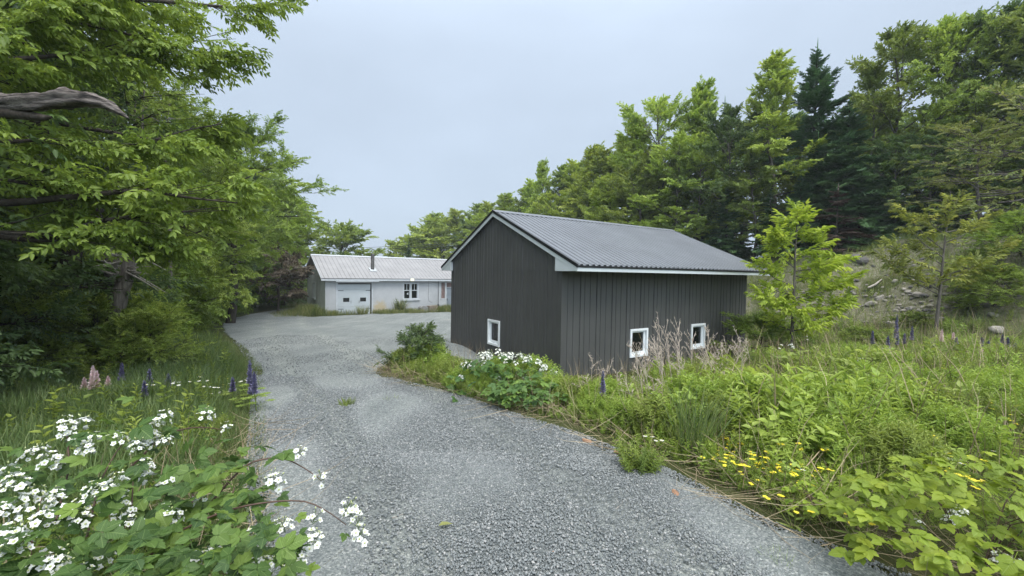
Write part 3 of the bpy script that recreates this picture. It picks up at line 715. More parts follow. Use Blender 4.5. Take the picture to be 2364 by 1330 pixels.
# overhead wires beyond the workshop
for (ya, yb, lab) in ((578, 564, 'upper of the two thin overhead wires crossing the sky behind the workshop'), (582, 569, 'lower of the two thin overhead wires crossing the sky behind the workshop')):
    A_, B_ = at(420, ya + 8, 62), at(1100, yb - 4, 60)
    tt = np.linspace(0, 1, 24)[:, None]; P = A_ * (1 - tt) + B_ * tt; P[:, 2] -= (4 * tt[:, 0] * (1 - tt[:, 0])) * .12
    t_ = NP(); t_.tube(P, .022, 4); tag(t_.build('overhead_wire', M['iron']), lab, 'wire', 'overhead wires')

# ================================================================== vegetation templates
def leaf(wid=.3, droop=.12, fold=.07):
    V = np.array([(0, 0, 0), (-wid, .32, fold), (-wid * .72, .68, fold * .6 - droop * .4), (0, 1, -droop), (wid * .72, .68, fold * .6 - droop * .4), (wid, .32, fold)])
    return V, np.array([(0, 3, 2, 1), (0, 5, 4, 3)]), np.full(6, .5), np.array([(.5, 0), (0, .32), (.1, .68), (.5, 1), (.9, .68), (1, .32)])
def norm(a): a = np.asarray(a, float); return a / (np.linalg.norm(a) + 1e-9)
def spray(seed, n=11, ll=.34, wid=.23, ang=55, twig=.012, droop=.3, flat=.42):
    """a leafy twig 1 long along +Y, leaves in a loose plane"""
    r = np.random.default_rng(seed); G = NP()
    ys = np.linspace(.12, .98, n); P, D = [], []
    for i, y in enumerate(ys):
        s_ = 1 if i % 2 else -1; a = R_(ang * (1.1 - .5 * y) + r.normal(0, 14)); z = r.normal(-.12, flat)
        P.append((0, y, -.16 * y * y)); D.append((s_ * math.sin(a), math.cos(a), z))
    P.append((0, 1, -.16)); D.append((r.normal(0, .1), 1, -.35))
    G.scatter(leaf(wid, droop), P, D, ll * r.uniform(.75, 1.2, len(P)), tint=r.uniform(.25, .75, len(P)), roll=.35, rg=r)
    if twig: G.tube([(0, 0, 0), (0, .5, -.04), (0, 1, -.16)], [twig, twig * .7, twig * .3], 3, .1)
    return G.template()
SP = [spray(s) for s in range(4)]
SPD = [spray(s + 20, 10, .42, .2, 50, .012, .5, .25) for s in range(3)]       # drooping narrow leaves
SPF = [spray(s + 40, 10, .3, .23, 60, .01, .35, .42) for s in range(4)]       # flat layered fans

class Proto: pass
def deciduous(seed, h, tr, cb, spread, n1, n2, sprays, ss, mat, barkm, el=(10, 65), prof=None, lean=.0, per=3, gap=.1, taper=.85, flatness=.15):
    r = np.random.default_rng(seed); W = NP(); C = NP()
    zz_ = np.linspace(-.3, h * .97, 9); wob = np.cumsum(r.normal(0, .012 * h, (9, 2)), 0); wob -= wob[0]
    tp = np.column_stack([wob[:, 0] + lean * (zz_ / h) ** 2 * h, wob[:, 1], zz_]); rr = tr * (1 - taper * np.clip(zz_ / h, 0, 1)) ; rr[0] *= 1.25
    W.tube(tp, rr, 8)
    P, D, S, T = [], [], [], []
    prof = prof or (lambda t: max(0.0, math.sin(math.pi * (.16 + .8 * t))) ** .8)
    for i in range(n1):
        t = (i + r.uniform(.2, .8)) / n1; z = h * (cb + (1 - cb) * t ** .9)
        if r.random() < gap: continue
        az = i * 2.4 + r.normal(0, .4); L = max(.15 * spread, spread * prof(t) * r.uniform(.75, 1.2)); e_ = R_(el[0] + (el[1] - el[0]) * t + r.normal(0, 7))
        b0 = np.array([np.interp(z, zz_, tp[:, 0]), np.interp(z, zz_, tp[:, 1]), z]); d = np.array([math.cos(az) * math.cos(e_), math.sin(az) * math.cos(e_), math.sin(e_)])
        pts = [b0]
        for q in range(5):
            d = norm(d + np.array([r.normal(0, .1), r.normal(0, .1), r.normal(-.02, .07)])); pts.append(pts[-1] + d * L / 5)
        pts = np.array(pts); br_ = tr * (1 - taper * z / h) * .42 + .008
        W.tube(pts, np.linspace(br_, .006, 6), 5)
        tw = r.uniform(.25, .75)
        for q in range(n2):
            f = r.uniform(.2, 1.0); j = f * 5; a = int(min(4, j)); p = pts[a] + (pts[a + 1] - pts[a]) * (j - a); dd = norm(pts[a + 1] - pts[a])
            yaw = r.choice([-1, 1]) * R_(r.uniform(20, 75)); c_, s_ = math.cos(yaw), math.sin(yaw)
            sd_ = norm((dd[0] * c_ - dd[1] * s_, dd[0] * s_ + dd[1] * c_, dd[2] * .6 + r.normal(.05, flatness)))
            l2 = (.2 + .42 * (1 - .5 * f)) * L * r.uniform(.6, 1.1); W.tube([p, p + sd_ * l2 * .5 + (0, 0, .02), p + sd_ * l2], [.012, .008, .004], 3)
            for m_ in range(max(2, int(per * (.5 + l2)))):
                u_ = r.uniform(.15, 1); yw = r.normal(0, .7); c2, s2 = math.cos(yw), math.sin(yw)
                P.append(p + sd_ * l2 * u_ + r.normal(0, .05, 3)); D.append((sd_[0] * c2 - sd_[1] * s2, sd_[0] * s2 + sd_[1] * c2, sd_[2] + r.normal(-.05, flatness)))
                S.append(ss * r.uniform(.7, 1.25)); T.append(np.clip(tw + r.normal(0, .16), 0, 1))
    for q in range(int(8 + n1 * .4)):                          # leader
        t = r.uniform(.86, 1.0); z = h * t
        P.append((np.interp(z, zz_, tp[:, 0]), np.interp(z, zz_, tp[:, 1]), min(z, h * .97))); a = r.uniform(0, 6.28); D.append((math.cos(a), math.sin(a), r.uniform(.3, 1.6))); S.append(ss * r.uniform(.6, 1)); T.append(r.uniform(.5, 1))
    P, D, S, T = map(np.array, (P, D, S, T)); pick = r.integers(0, len(sprays), len(P))
    for q, sp_ in enumerate(sprays):
        m_ = pick == q; C.scatter(sp_, P[m_], D[m_], S[m_], tint=T[m_], roll=.6, jit=.3, rg=r)
    o = Proto(); o.h = h; o.trunk = W.mesh('trunk', True); o.crown = C.mesh('crown'); o.trunk.materials.append(barkm); o.crown.materials.append(mat); o.n = len(C.arrays()[1])
    return o
def frond(seed):
    """flat spruce bough 1 long along +Y with combs of needled twigs"""
    r = np.random.default_rng(seed); G = NP(); P, D, S = [], [], []
    for y in np.linspace(.06, 1.0, 17):
        for s_ in (-1, 1):
            a = R_(58 + r.normal(0, 9)); L = (.40 * (1 - .72 * y) + .06) * r.uniform(.75, 1.2)
            P.append((0, y, .0)); D.append((s_ * math.sin(a), math.cos(a), r.normal(-.12, .12))); S.append(L)
    P.append((0, .95, 0)); D.append((0, 1, .1)); S.append(.2)
    tw = NP(); V = []; Qd = []
    for i in range(7):                                         # needles as narrow blades either side of the twig
        y = i / 7; wv = .17 * (1 - .5 * y)
        for s_ in (-1, 1):
            b_ = len(V); V += [(0, y, 0), (s_ * wv, y + .16, r.normal(.03, .05)), (s_ * wv * .9, y + .26, r.normal(.0, .05)), (0, y + .13, 0)]; Qd.append((b_, b_ + 1, b_ + 2, b_ + 3))
    b_ = len(V); V += [(-.02, 0, 0), (.02, 0, .0), (.01, 1.1, 0), (-.01, 1.1, 0)]; Qd.append((b_, b_ + 1, b_ + 2, b_ + 3))
    b_ = len(V); V += [(0, .0, -.06), (0, .0, .06), (0, 1.1, .03), (0, 1.1, -.03)]; Qd.append((b_, b_ + 1, b_ + 2, b_ + 3))
    t_ = (np.array(V, float), np.array(Qd), np.full(len(V), .5), np.zeros((len(V), 2)))
    G.scatter(t_, P, D, S, tint=r.uniform(.3, .7, len(P)), roll=.2, rg=r)
    return G.template()
FR = [frond(s) for s in range(3)]
def conifer(seed, h, tr, cb, spread, mat, barkm, step=.34, droop=-.18, gap=.05, power=.8, up=.35, rag=.2, per=6):
    r = np.random.default_rng(seed); W = NP(); C = NP(); P, D, S, T = [], [], [], []
    W.tube([(0, 0, -.3), (0, 0, h * .3), (.02 * h * r.normal(0, .3), 0, h * .65), (0, 0, h)], [tr * 1.1, tr * .8, tr * .45, .01], 8)
    z = cb * h
    while z < h * .985:
        t = (z / h - cb) / (1 - cb); L = spread * max(0.0, 1 - t) ** power + .12
        for b_ in range(per if t < .9 else 4):
            if r.random() < gap: continue
            a = r.uniform(0, 6.28); l_ = L * r.uniform(1 - 2 * rag, 1 + rag); e_ = droop + (up - droop) * max(0.0, t) ** 1.5 + r.normal(0, .07)
            d = np.array([math.cos(a) * math.cos(e_), math.sin(a) * math.cos(e_), math.sin(e_)]); p = np.array([0, 0, z + r.normal(0, .06)])
            W.tube([p, p + d * l_ * .5, p + d * l_ * .95 + (0, 0, .04 * l_)], [.02 + .01 * l_, .012, .004], 4)
            P.append(p + d * l_ * .12); D.append(d); S.append(l_ * .92); tt = r.uniform(.2, .8); T.append(tt)
            for q in range(int(l_ * 2.2)):
                f = r.uniform(.3, .95); yw = r.normal(0, .6); c_, s_ = math.cos(yw), math.sin(yw)
                P.append(p + d * l_ * f); D.append((d[0] * c_ - d[1] * s_, d[0] * s_ + d[1] * c_, d[2] + r.normal(-.02, .18))); S.append(l_ * r.uniform(.25, .5)); T.append(np.clip(tt + r.normal(0, .15), 0, 1))
        z += step * (1 - .45 * t) * r.uniform(.8, 1.2)
    P, D, S, T = map(np.array, (P, D, S, T)); pick = r.integers(0, 3, len(P))
    for q in range(3):
        m_ = pick == q; C.scatter(FR[q], P[m_], D[m_], S[m_], tint=T[m_], roll=.15, jit=.2, rg=r)
    C.tube([(0, 0, h * .93), (0, 0, h * 1.0), (0, 0, h * 1.03)], [.05, .03, .005], 4, .5)
    o = Proto(); o.h = h; o.trunk = W.mesh('trunk', True); o.crown = C.mesh('crown'); o.trunk.materials.append(barkm); o.crown.materials.append(mat); o.n = len(C.arrays()[1])
    return o
def place(proto, name, loc, h, label, cat='tree', group=None, rz=None, wide=1.0, parts=('trunk', 'crown')):
    s_ = h / proto.h
    e_ = empty(name, tuple(map(float, loc)), label, cat, group, rz if rz is not None else random.uniform(0, 6.28), (s_ * wide, s_ * wide, s_))
    if proto.trunk: link(parts[0], proto.trunk, None, e_)
    link(parts[1], proto.crown, None, e_)
    return e_
oval = lambda t: max(0.0, math.sin(math.pi * (.2 + .76 * t))) ** .9
slim = lambda t: max(0.0, 1 - t) ** .6 * (.55 + .45 * min(1, t * 5))
broad = lambda t: max(0.0, math.sin(math.pi * (.25 + .72 * t))) ** .6
MAP = [deciduous(100 + i, 10, .14, .22, 2.1, 34, 7, SP, .42, M[m_], M['bark_grey'], (5, 68), slim, per=7) for i, m_ in enumerate(('leaf_lime', 'leaf_lime', 'leaf_mid', 'leaf_mid'))]
MAPW = [deciduous(120 + i, 10, .17, .2, 2.9, 36, 8, SP, .42, M[m_], M['bark_grey'], (5, 70), oval, per=6, gap=.14) for i, m_ in enumerate(('leaf_mid', 'leaf_deep', 'leaf_lime'))]
SPR = [conifer(140 + i, 11, .16, c_, sp_, M['needle'], M['bark_dark'], rag=rg_) for i, (c_, sp_, rg_) in enumerate(((.06, 2.5, .2), (.1, 2.0, .25), (.04, 3.0, .2)))]
SPX = conifer(150, 12, .15, .4, 2.3, M['needle'], M['bark_dark'], step=.4, droop=.2, up=.85, rag=.3, gap=.12, power=.95, per=6)   # open upswept top
LEFT = [deciduous(160 + i, 9, .17, .12, 3.4, 32, 9, SPF, .33, M[m_], M['bark_dark'], (-4, 55), broad, per=9, flatness=.42, gap=.12) for i, m_ in enumerate(('leaf_left', 'leaf_left', 'leaf_deep'))]
LEFTN = deciduous(165, 10, .19, .42, 3.0, 24, 9, SPF, .3, M['leaf_left'], M['bark_dark'], (-2, 55), broad, per=4, flatness=.24, gap=.3)
LEFTB = deciduous(166, 10, .19, .3, 3.4, 32, 9, SPF, .34, M['leaf_left'], M['bark_dark'], (-4, 60), lambda t: max(0.0, math.sin(math.pi * (.12 + .84 * t))) ** .8, per=14, flatness=.4, gap=.02)
LOW = [deciduous(170 + i, 3, .05, .03, 1.8, 22, 9, SPF, .3, M[m_], M['bark_dark'], (5, 60), broad, per=9, gap=.0, flatness=.4) for i, m_ in enumerate(('leaf_left', 'leaf_deep', 'leaf_lime'))]
FAR = [deciduous(180 + i, 9, .2, .18, 3.6, 26, 6, SP, 1.0, M[m_], M['bark_grey'], (0, 70), broad, per=3) for i, m_ in enumerate(('leaf_mid', 'leaf_lime'))]

# ------------------------------------------------------------------ right bank treeline
DX = [900, 950, 1010, 1100, 1250, 1450, 1700, 1890, 2100, 2300, 2500]; DD = [92, 85, 78, 64, 46, 30, 24, 21, 19, 17.5, 16]
G_R = 'trees along the top of the right bank'
def right_tree(px, py, proto, label, name='maple_tree', dd=0.0, wide=1.0, group=G_R):
    d = float(np.interp(px, DX, DD)) + dd; p = at(px, py, d)
    z = g1(p[0], p[1]); h = p[2] - z
    return place(proto, name, (p[0], p[1], z - .1), h, label, 'tree', group, wide=wide)
MT = 'young light green maple in the dense treeline along the bank behind the shed'
for px, py, q, wd in ((1012, 500, 1, 1.5), (1060, 488, 0, 1.5), (1095, 478, 2, 1.4), (1130, 470, 0, 1.4), (1165, 455, 1, 1.4), (1200, 440, 3, 1.3), (1232, 420, 0, 1.2), (1290, 395, 2, 1.2), (1330, 375, 0, 1.2),
                      (1375, 352, 1, 1.25), (1412, 362, 3, 1.2), (1455, 320, 0, 1.1)):
    right_tree(px, py, MAP[q], MT, wide=wd)
right_tree(1255, 382, MAP[1], 'slender maple whose tip stands above its neighbours midway along the falling treeline', wide=.75)
right_tree(1530, 245, MAPW[2], 'broad bright green maple with rounded crown above the middle of the shed roof', wide=.95)
right_tree(1484, 285, MAP[0], 'bright maple just left of the broad rounded maple above the shed roof', wide=1.0)
right_tree(1640, 205, MAP[1], 'tall thin bright maple with airy pointed top left of the small dark spruce tip', wide=.9, dd=1.0)
right_tree(1592, 270, MAP[2], 'mid green maple between the broad rounded maple and the tall thin one', wide=1.0)
right_tree(1674, 228, SPR[1], 'small dark spruce tip poking out beside the deep green maple', 'spruce_tree', dd=2.5, wide=.8)
right_tree(1700, 272, MAPW[1], 'deep green dense maple with rounded top right of the small spruce tip', dd=-.5, wide=.9)
right_tree(1803, 152, MAP[0], 'tall slim yellow green maple standing left of the tallest spruce', wide=1.0, dd=-.3)
right_tree(1745, 330, MAP[3], 'shorter maple filling in below the slim yellow green maple', wide=1.0, dd=-1.2)
right_tree(1888, 97, SPX, 'tallest dark spruce with open upswept top against the sky', 'spruce_tree', dd=.6, wide=1.0)
right_tree(1890, 300, SPR[0], 'dense dark spruce below the tallest open topped spruce', 'spruce_tree', dd=-.4, wide=1.0)
right_tree(1962, 225, SPR[2], 'wide dark spruce with layered boughs right of the tallest spruce', 'spruce_tree', dd=-.8, wide=1.0)
right_tree(2085, 92, MAPW[0], 'big airy maple with sky showing through, first right of the spruces', dd=.8, wide=.8)
right_tree(2030, 170, MAP[2], 'maple squeezed between the wide spruce and the big airy maple', dd=.5, wide=.85)
right_tree(2175, 84, MAPW[2], 'tall airy light green maple near the upper right corner', dd=.8, wide=.75)
right_tree(2255, 62, MAPW[0], 'tall maple one back from the right edge at the top of the picture', dd=.5, wide=.75)
right_tree(2325, 50, MAPW[1], 'dark maple at the right edge whose crown nearly reaches the top of the picture', dd=.5, wide=.75)
right_tree(2420, 10, MAPW[0], 'maple mostly cut off by the right edge of the picture', dd=.0, wide=.8)
for px, py, pr, dd in ((1560, 330, MAPW[2], -2), (1620, 350, MAPW[0], -1.5), (1480, 385, MAPW[0], -2), (1420, 420, MAPW[2], -2), (1350, 440, MAPW[0], -2), (1270, 460, MAPW[2], -3), (1180, 490, MAPW[0], -4), (1105, 505, MAPW[2], -4), (1680, 420, SPR[0], -1.5), (1780, 430, SPR[1], -1.6),
                       (2040, 330, SPR[0], -.6), (2120, 425, SPR[1], 1), (2200, 440, SPR[0], .5), (2290, 380, MAPW[1], .6), (2360, 360, MAPW[1], -.6), (2080, 330, MAPW[1], -.5), (2170, 310, MAPW[1], -.4), (2240, 300, MAPW[0], -.3), (1990, 380, SPR[0], -1.5), (1850, 400, SPR[2], -1.2)):
    right_tree(px, py, pr, 'lower tree filling the space beneath the treeline on the right bank', 'spruce_tree' if pr in SPR else 'maple_tree', dd=dd, wide=1.05, group='lower trees on the right bank')
for i, px in enumerate(list(range(1040, 2060, 62)) + [2140, 2215, 2300, 2380, 2450]):                    # second row behind the first
    right_tree(px + random.uniform(-14, 14), np.interp(px, [1040, 1250, 1450, 1700, 1900, 2100, 2440], [520, 425, 330, 285, 260, 240, 170]) + random.uniform(0, 45), (MAP[2], MAPW[1], SPR[1], MAPW[0])[i % 4],
               'tree of the back row glimpsed between the front trees of the right bank', 'spruce_tree' if i % 4 == 2 else 'maple_tree', dd=3.5 + random.uniform(0, 3), wide=1.0, group='back row trees on the right bank')
# far greenery beyond the workshop
def far_tree(px, py, d, proto, label, wide=1.0, name='maple_tree', group=None):
    p = at(px, py, d); z = g1(p[0], p[1]); place(proto, name, (p[0], p[1], z), p[2] - z, label, 'tree', group, wide=wide)
far_tree(793, 542, 52, FAR[0], 'rounded leafy tree rising behind the ridge of the white workshop', 1.25)
far_tree(944, 556, 66, SPR[1], 'small dark conifer at the left foot of the treeline behind the workshop ridge', .8, 'spruce_tree')
for px, py in ((925, 575), (965, 565), (985, 545), (1030, 530)): far_tree(px, py, 72, FAR[1], 'low leafy tree peeping over the right end of the workshop roof', 1.3, group='low trees behind the workshop roof')
for px, py, d in ((600, 470, 42), (640, 530, 44), (560, 430, 40), (520, 420, 42)): far_tree(px, py, d, FAR[0], 'leafy woodland tree standing behind the road bend left of the workshop', 1.2, group='woodland trees beyond the road bend')

# ================================================================== left woodland
G_L = 'woodland trees along the left side of the driveway'
def left_tree(x, y, h, q, label, wide=1.0, group=G_L, rz=None):
    return place(LEFT[q], 'maple_tree', (x, y, g1(x, y) - .1), h, label, 'tree', group, rz, wide)
place(LEFTN, 'maple_tree', (-9.0, 8.3, g1(-9.0, 8.3)), 11, 'nearest tall maple on the left with leafy upper limbs over the driveway', 'tree', None, 1.0, 1.0)
place(LEFTN, 'maple_tree', (-11.2, 11.2, g1(-11.2, 11.2)), 10.8, 'thin leaved tall maple second along the left edge of the driveway', 'tree', None, 4.0, .95)
left_tree(-13.4, 15, 9.2, 0, 'lower maple just before the big rounded maple on the left', .95, None)
place(LEFTB, 'maple_tree', (-14.6, 21.5, g1(-14.6, 21.5)), 9.8, 'big rounded bright maple at the far end of the left treeline', 'tree', None, 1.0, 1.12)
for x, y, h, q in ((-10, 3.2, 11, 2), (-10.8, 7.2, 10, 2), (-14.5, 8.5, 11, 0), (-15, 12, 10, 2), (-17.5, 16, 10, 1), (-18.5, 19.5, 10.5, 2), (-20, 25, 10, 0), (-22, 30, 9, 1), (-19, 10, 11, 2), (-22, 15, 11, 1), (-12.8, 5, 11.5, 1), (-25, 22, 11, 2), (-19.5, 28, 8, 2), (-22.5, 36, 9, 0), (-20.6, 33, 7, 1), (-28, 30, 11, 2)):
    left_tree(x, y, h, q, 'leafy tree crowded deeper in the woodland left of the driveway')
# shrubs that close the wall of foliage down to the ground
for x, y, h, q in ((-6.6, 3.4, 2.2, 1), (-8.3, 4.8, 2.6, 1), (-9.4, 6.9, 2.4, 1), (-9.8, 8.4, 2.6, 0), (-10.9, 10.2, 2.4, 1), (-11.9, 12.2, 3.0, 0), (-12.9, 14.2, 3.0, 0), (-14.3, 16.4, 3.2, 0), (-15.8, 18.8, 3.4, 1), (-17.2, 21.5, 3.4, 0), (-18.7, 24.5, 3.0, 1),
                   (-9.3, 5.2, 3.2, 1), (-11.5, 8.0, 3.2, 1), (-13.2, 11, 3.4, 1), (-15.4, 14.2, 3.6, 1), (-17.8, 18, 3.6, 1), (-20.2, 28, 2.8, 1), (-21.4, 32, 3, 1), (-13.9, 17.5, 2.2, 2), (-10.3, 10.9, 1.5, 2), (-19.6, 36, 3, 1), (-17, 41, 3, 0), (-14, 44, 3, 1), (-17.6, 44, 4, 1)):
    place(LOW[q], 'shrub', (x, y, g1(x, y) - .05), h, 'leafy undergrowth shrub along the foot of the left woodland', 'shrub', 'undergrowth shrubs of the left woodland', wide=1.1, parts=('stem', 'foliage'))
for px, py, h, q in ((330, 800, 1.2, 2), (240, 835, 1.3, 2), (150, 850, 1.5, 0), (60, 870, 1.6, 0), (400, 775, 1.6, 2), (455, 745, 2.4, 2), (500, 735, 2.6, 0), (290, 800, 2.2, 0), (200, 820, 2.6, 0), (100, 840, 2.8, 0), (360, 770, 3.2, 2), (430, 745, 3.6, 0)):
    p = ground_at(px, py); place(LOW[q], 'shrub', (p[0], p[1], p[2] - .05), h, 'bright leafy shrub at the front of the left woodland edge', 'shrub', 'bright shrubs along the left woodland edge', wide=1.0, parts=('stem', 'foliage'))
for px, d, h, q in ((225, 8.3, 1.25, 0), (345, 8.3, 1.1, 2), (285, 8.1, .9, 0), (130, 8.2, 1.3, 0), (20, 7.4, 1.7, 0)):
    p = at(px, 800, d); place(LOW[q], 'shrub', (p[0], p[1], g1(p[0], p[1]) - .05), h, 'low leafy shrub growing in front of the broken grey snag on the left', 'shrub', 'low shrubs before the left snag', wide=1.1, parts=('stem', 'foliage'))
# rusty brown small tree by the road bend
BRN = deciduous(200, 4, .09, .3, 1.9, 18, 8, SP, .5, M['leaf_brown'], M['bark_dark'], (0, 45), broad, per=3)
p = ground_at(643, 722); place(BRN, 'brown_tree', p, 4.2, 'small rusty brown tree with short dark trunk at the road bend left of the workshop', 'tree')
p = p + np.array([-1.8, 3.2, 0]); place(BRN, 'brown_tree', (p[0], p[1], g1(p[0], p[1])), 3.6, 'rusty brown tree partly hidden behind the other brown tree at the bend', 'tree')

# overhanging maple limbs that enter from the left edge, trunk just outside the picture
tx, ty = -7.4, 4.9
om = empty('overhanging_maple', (0, 0, 0), 'maple at the left edge whose long dark limbs cross the left side of the picture', 'tree')
om.location = (tx, ty, g1(tx, ty))
O3 = np.array([tx, ty, g1(tx, ty)])
t_ = NP(); t_.tube([(0, 0, -.2), (.05, 0, 2), (.0, .1, 4.5), (-.1, .2, 8)], [.24, .19, .15, .06], 10); t_.build('trunk', M['bark_dark'], om, True)
C_ = NP(); rl = np.random.default_rng(5); LP, LD, LS, LT = [], [], [], []
LIMBS = [((0, 0, 2.7), [(0, 472, 5.1), (160, 455, 5.2), (330, 437, 5.4), (420, 455, 5.6), (560, 470, 5.9)], .035), ((0, 0, 2.4), [(110, 560, 5.3), (220, 512, 5.4), (330, 497, 5.5), (450, 487, 5.7)], .035),
         ((0, 0, 3.0), [(0, 412, 5.0), (90, 430, 5.2), (230, 445, 5.6), (380, 432, 5.9)], .018), ((0, 0, 2.6), [(0, 540, 4.9), (130, 537, 5.3), (260, 560, 5.7), (350, 590, 6.0)], .016),
         ((0, .1, 4.4), [(60, 60, 5.3), (200, -10, 5.7), (400, 5, 6.3), (560, 20, 6.9), (660, 5, 7.2)], .03), ((0, .1, 3.8), [(0, 140, 5.1), (120, 130, 5.5), (250, 110, 6.0), (360, 150, 6.3)], .025),
         ((0, .1, 3.4), [(0, 330, 4.9), (120, 320, 5.3), (300, 340, 5.9), (430, 300, 6.5), (520, 285, 6.9)], .018), ((0, .1, 4.2), [(30, 30, 5.5), (220, 60, 5.9), (420, 110, 6.5), (500, 150, 6.9)], .02)]
for st_, px_l, r0 in LIMBS:
    P = np.array([np.array(st_)] + [at(*q) - O3 for q in px_l]); u = np.linspace(0, 1, len(P)); uu = np.linspace(0, 1, 22)
    P = np.column_stack([np.interp(uu, u, P[:, c]) for c in range(3)]); P = (np.vstack([P[:1], P[:-1]]) + P + np.vstack([P[1:], P[-1:]])) / 3
    t_ = NP(); t_.tube(P, np.linspace(r0 * 1.7, .008, 22), 6)
    bare = r0 > .024 and px_l[0][1] > 400
    for q in range(9 if bare else 24):
        f = rl.uniform(.5 if bare else .18, 1) * 20; a = int(f); p0 = P[a] + (P[a + 1] - P[a]) * (f - a); d0 = norm(P[a + 1] - P[a]); s_ = rl.choice([-1, 1])
        c_, si = math.cos(s_ * rl.uniform(.4, 1.2)), math.sin(s_ * rl.uniform(.4, 1.2)); dd = norm((d0[0] * c_ - d0[1] * si, d0[0] * si + d0[1] * c_, rl.normal(.08, .2)))
        l_ = rl.uniform(.4, .95); t_.tube([p0, p0 + dd * l_ * .5, p0 + dd * l_], [.009, .006, .003], 3)
        for m_ in range(int(5 + l_ * 12)):
            LP.append(p0 + dd * l_ * rl.uniform(.15, 1) + rl.normal(0, .06, 3) + ((0, .35, .1) if bare else (0, 0, 0))); LD.append((dd[0] + rl.normal(0, .6), dd[1] + rl.normal(0, .6), rl.normal(-.05, .15))); LS.append(rl.uniform(.2, .36)); LT.append(rl.uniform(.2, .85))
    t_.build('limb', M['bark_dark'], om, True)
LP, LD, LS, LT = map(np.array, (LP, LD, LS, LT)); pk = rl.integers(0, 4, len(LP))
for q in range(4): C_.scatter(SPF[q], LP[pk == q], LD[pk == q], LS[pk == q], tint=LT[pk == q], roll=.6, jit=.3)
C_.build('crown', M['leaf_left'], om)

# dead tree: weathered limb entering upper left
dx_, dy_ = -7.6, 4.9; D3 = np.array([dx_, dy_, g1(dx_, dy_)])
dt = empty('dead_tree', tuple(D3), 'dead tree at the left edge with a thick weathered grey limb curving into the picture', 'tree')
t_ = NP(); t_.tube([(0, 0, -.2), (0, 0, 2), (.05, .05, 4.2)], [.3, .25, .12], 10); t_.build('trunk', M['dead_wood'], dt, True)
P = np.array([(0, 0, 2.7)] + [tuple(at(*q) - D3) for q in ((-60, 240, 4.6), (20, 238, 4.5), (90, 236, 4.4), (150, 226, 4.4), (200, 228, 4.4), (245, 240, 4.4), (275, 258, 4.4), (296, 272, 4.4))])
an = np.linspace(0, len(P) - 1, 44); P = np.column_stack([np.interp(an, np.arange(len(P)), P[:, c]) for c in range(3)]); rad = np.interp(an, range(9), [.15, .11, .085, .078, .086, .068, .05, .026, .006]) * (1 + .1 * np.sin(an * 5.1) + .06 * np.sin(an * 11.3))
k_ = 22; t_ = NP(); V0 = NP(); V0.tube(P, rad, k_); Vv, Qv, Tv, _ = V0.arrays()
ph = np.tile(np.arange(k_), len(P)); ii = np.repeat(np.arange(len(P)), k_); ctr = P[ii]
ridge = 1 + .2 * np.sin(ph * 2 * np.pi / k_ * 5 + ii * .16) + .1 * np.sin(ph * 2 * np.pi / k_ * 9 - ii * .22 + 1)
Vv = ctr + (Vv - ctr) * ridge[:, None]; t_.add(Vv, Qv); t_.build('limb', M['limb_wood'], dt, True)
P = np.array([(0, 0, 2.45)] + [tuple(at(*q) - D3) for q in ((-60, 262, 4.6), (20, 262, 4.5), (75, 268, 4.45), (105, 272, 4.4), (120, 270, 4.4))]); t_ = NP(); t_.tube(P, [.12, .07, .055, .05, .03, .008], 9); t_.build('limb', M['bark_dark'], dt, True)
# broken snag standing in the undergrowth
s0 = at(268, 700, 8.5); s0[2] = g1(s0[0], s0[1])
sn = empty('snag', tuple(s0), 'broken grey dead trunk bristling with splintered pale branches in the left undergrowth', 'dead tree')
def rel(px, py, d): return at(px, py, d) - s0
t_ = NP(); t_.tube([(0, 0, -.2), rel(266, 740, 8.5), rel(276, 680, 8.5), rel(292, 640, 8.5), rel(300, 600, 8.5), rel(303, 575, 8.5)], [.17, .15, .14, .13, .11, .02], 9)
t_.tube([rel(266, 745, 8.55), rel(262, 690, 8.6), rel(256, 620, 8.6), rel(252, 570, 8.6), rel(250, 545, 8.6)], [.1, .12, .11, .1, .03], 8); t_.build('trunk', M['dead_wood'], sn, True)
for q in range(22):
    a = rl.uniform(0, 1); p0 = rel(285 + rl.uniform(-25, 15), 640 - rl.uniform(0, 65), 8.45); l_ = rl.uniform(.3, 1.2); e_ = rl.uniform(-.5, .9); az = rl.uniform(-.9, .9)
    dd = np.array([math.cos(az) * math.cos(e_) * rl.choice([1, 1, -1]), -abs(math.sin(az)) * .4, math.sin(e_) * .7]); bend = rl.normal(0, .15, 3)
    t_ = NP(); t_.tube([p0, p0 + dd * l_ * .5 + bend * .4, p0 + dd * l_ + bend], [.026, .016, .005], 5); t_.build('splintered_branch', M['pale_wood'], sn, True)
for px, py, l_ in ((385, 320, 2.2), (312, 280, 2.6), (330, 270, 2.4)):   # bare grey stems in the gaps
    p0 = at(px, py + 90, 12.5); z0 = g1(p0[0], p0[1])
    bs = empty('bare_sapling', (p0[0], p0[1], z0), 'bare grey dead sapling showing in a gap of the left woodland', 'dead tree', 'bare dead saplings in the left woodland')
    t_ = NP(); hh = p0[2] - z0 + l_; t_.tube([(0, 0, 0), (.1, 0, hh * .4), (-.05, 0, hh * .75), (.1, 0, hh)], [.06, .05, .03, .008], 6); t_.build('trunk', M['dead_wood'], bs, True)
    for q in range(9):
        t_ = NP(); z = hh * rl.uniform(.4, .97); a = rl.uniform(0, 6.28); l2 = rl.uniform(.4, 1.3); t_.tube([(0, 0, z), (math.cos(a) * l2 * .5, math.sin(a) * l2 * .5, z + .15 * l2), (math.cos(a) * l2, math.sin(a) * l2, z + .5 * l2)], [.014, .009, .003], 4)
        t_.build('bare_branch', M['dead_wood'], bs, True)

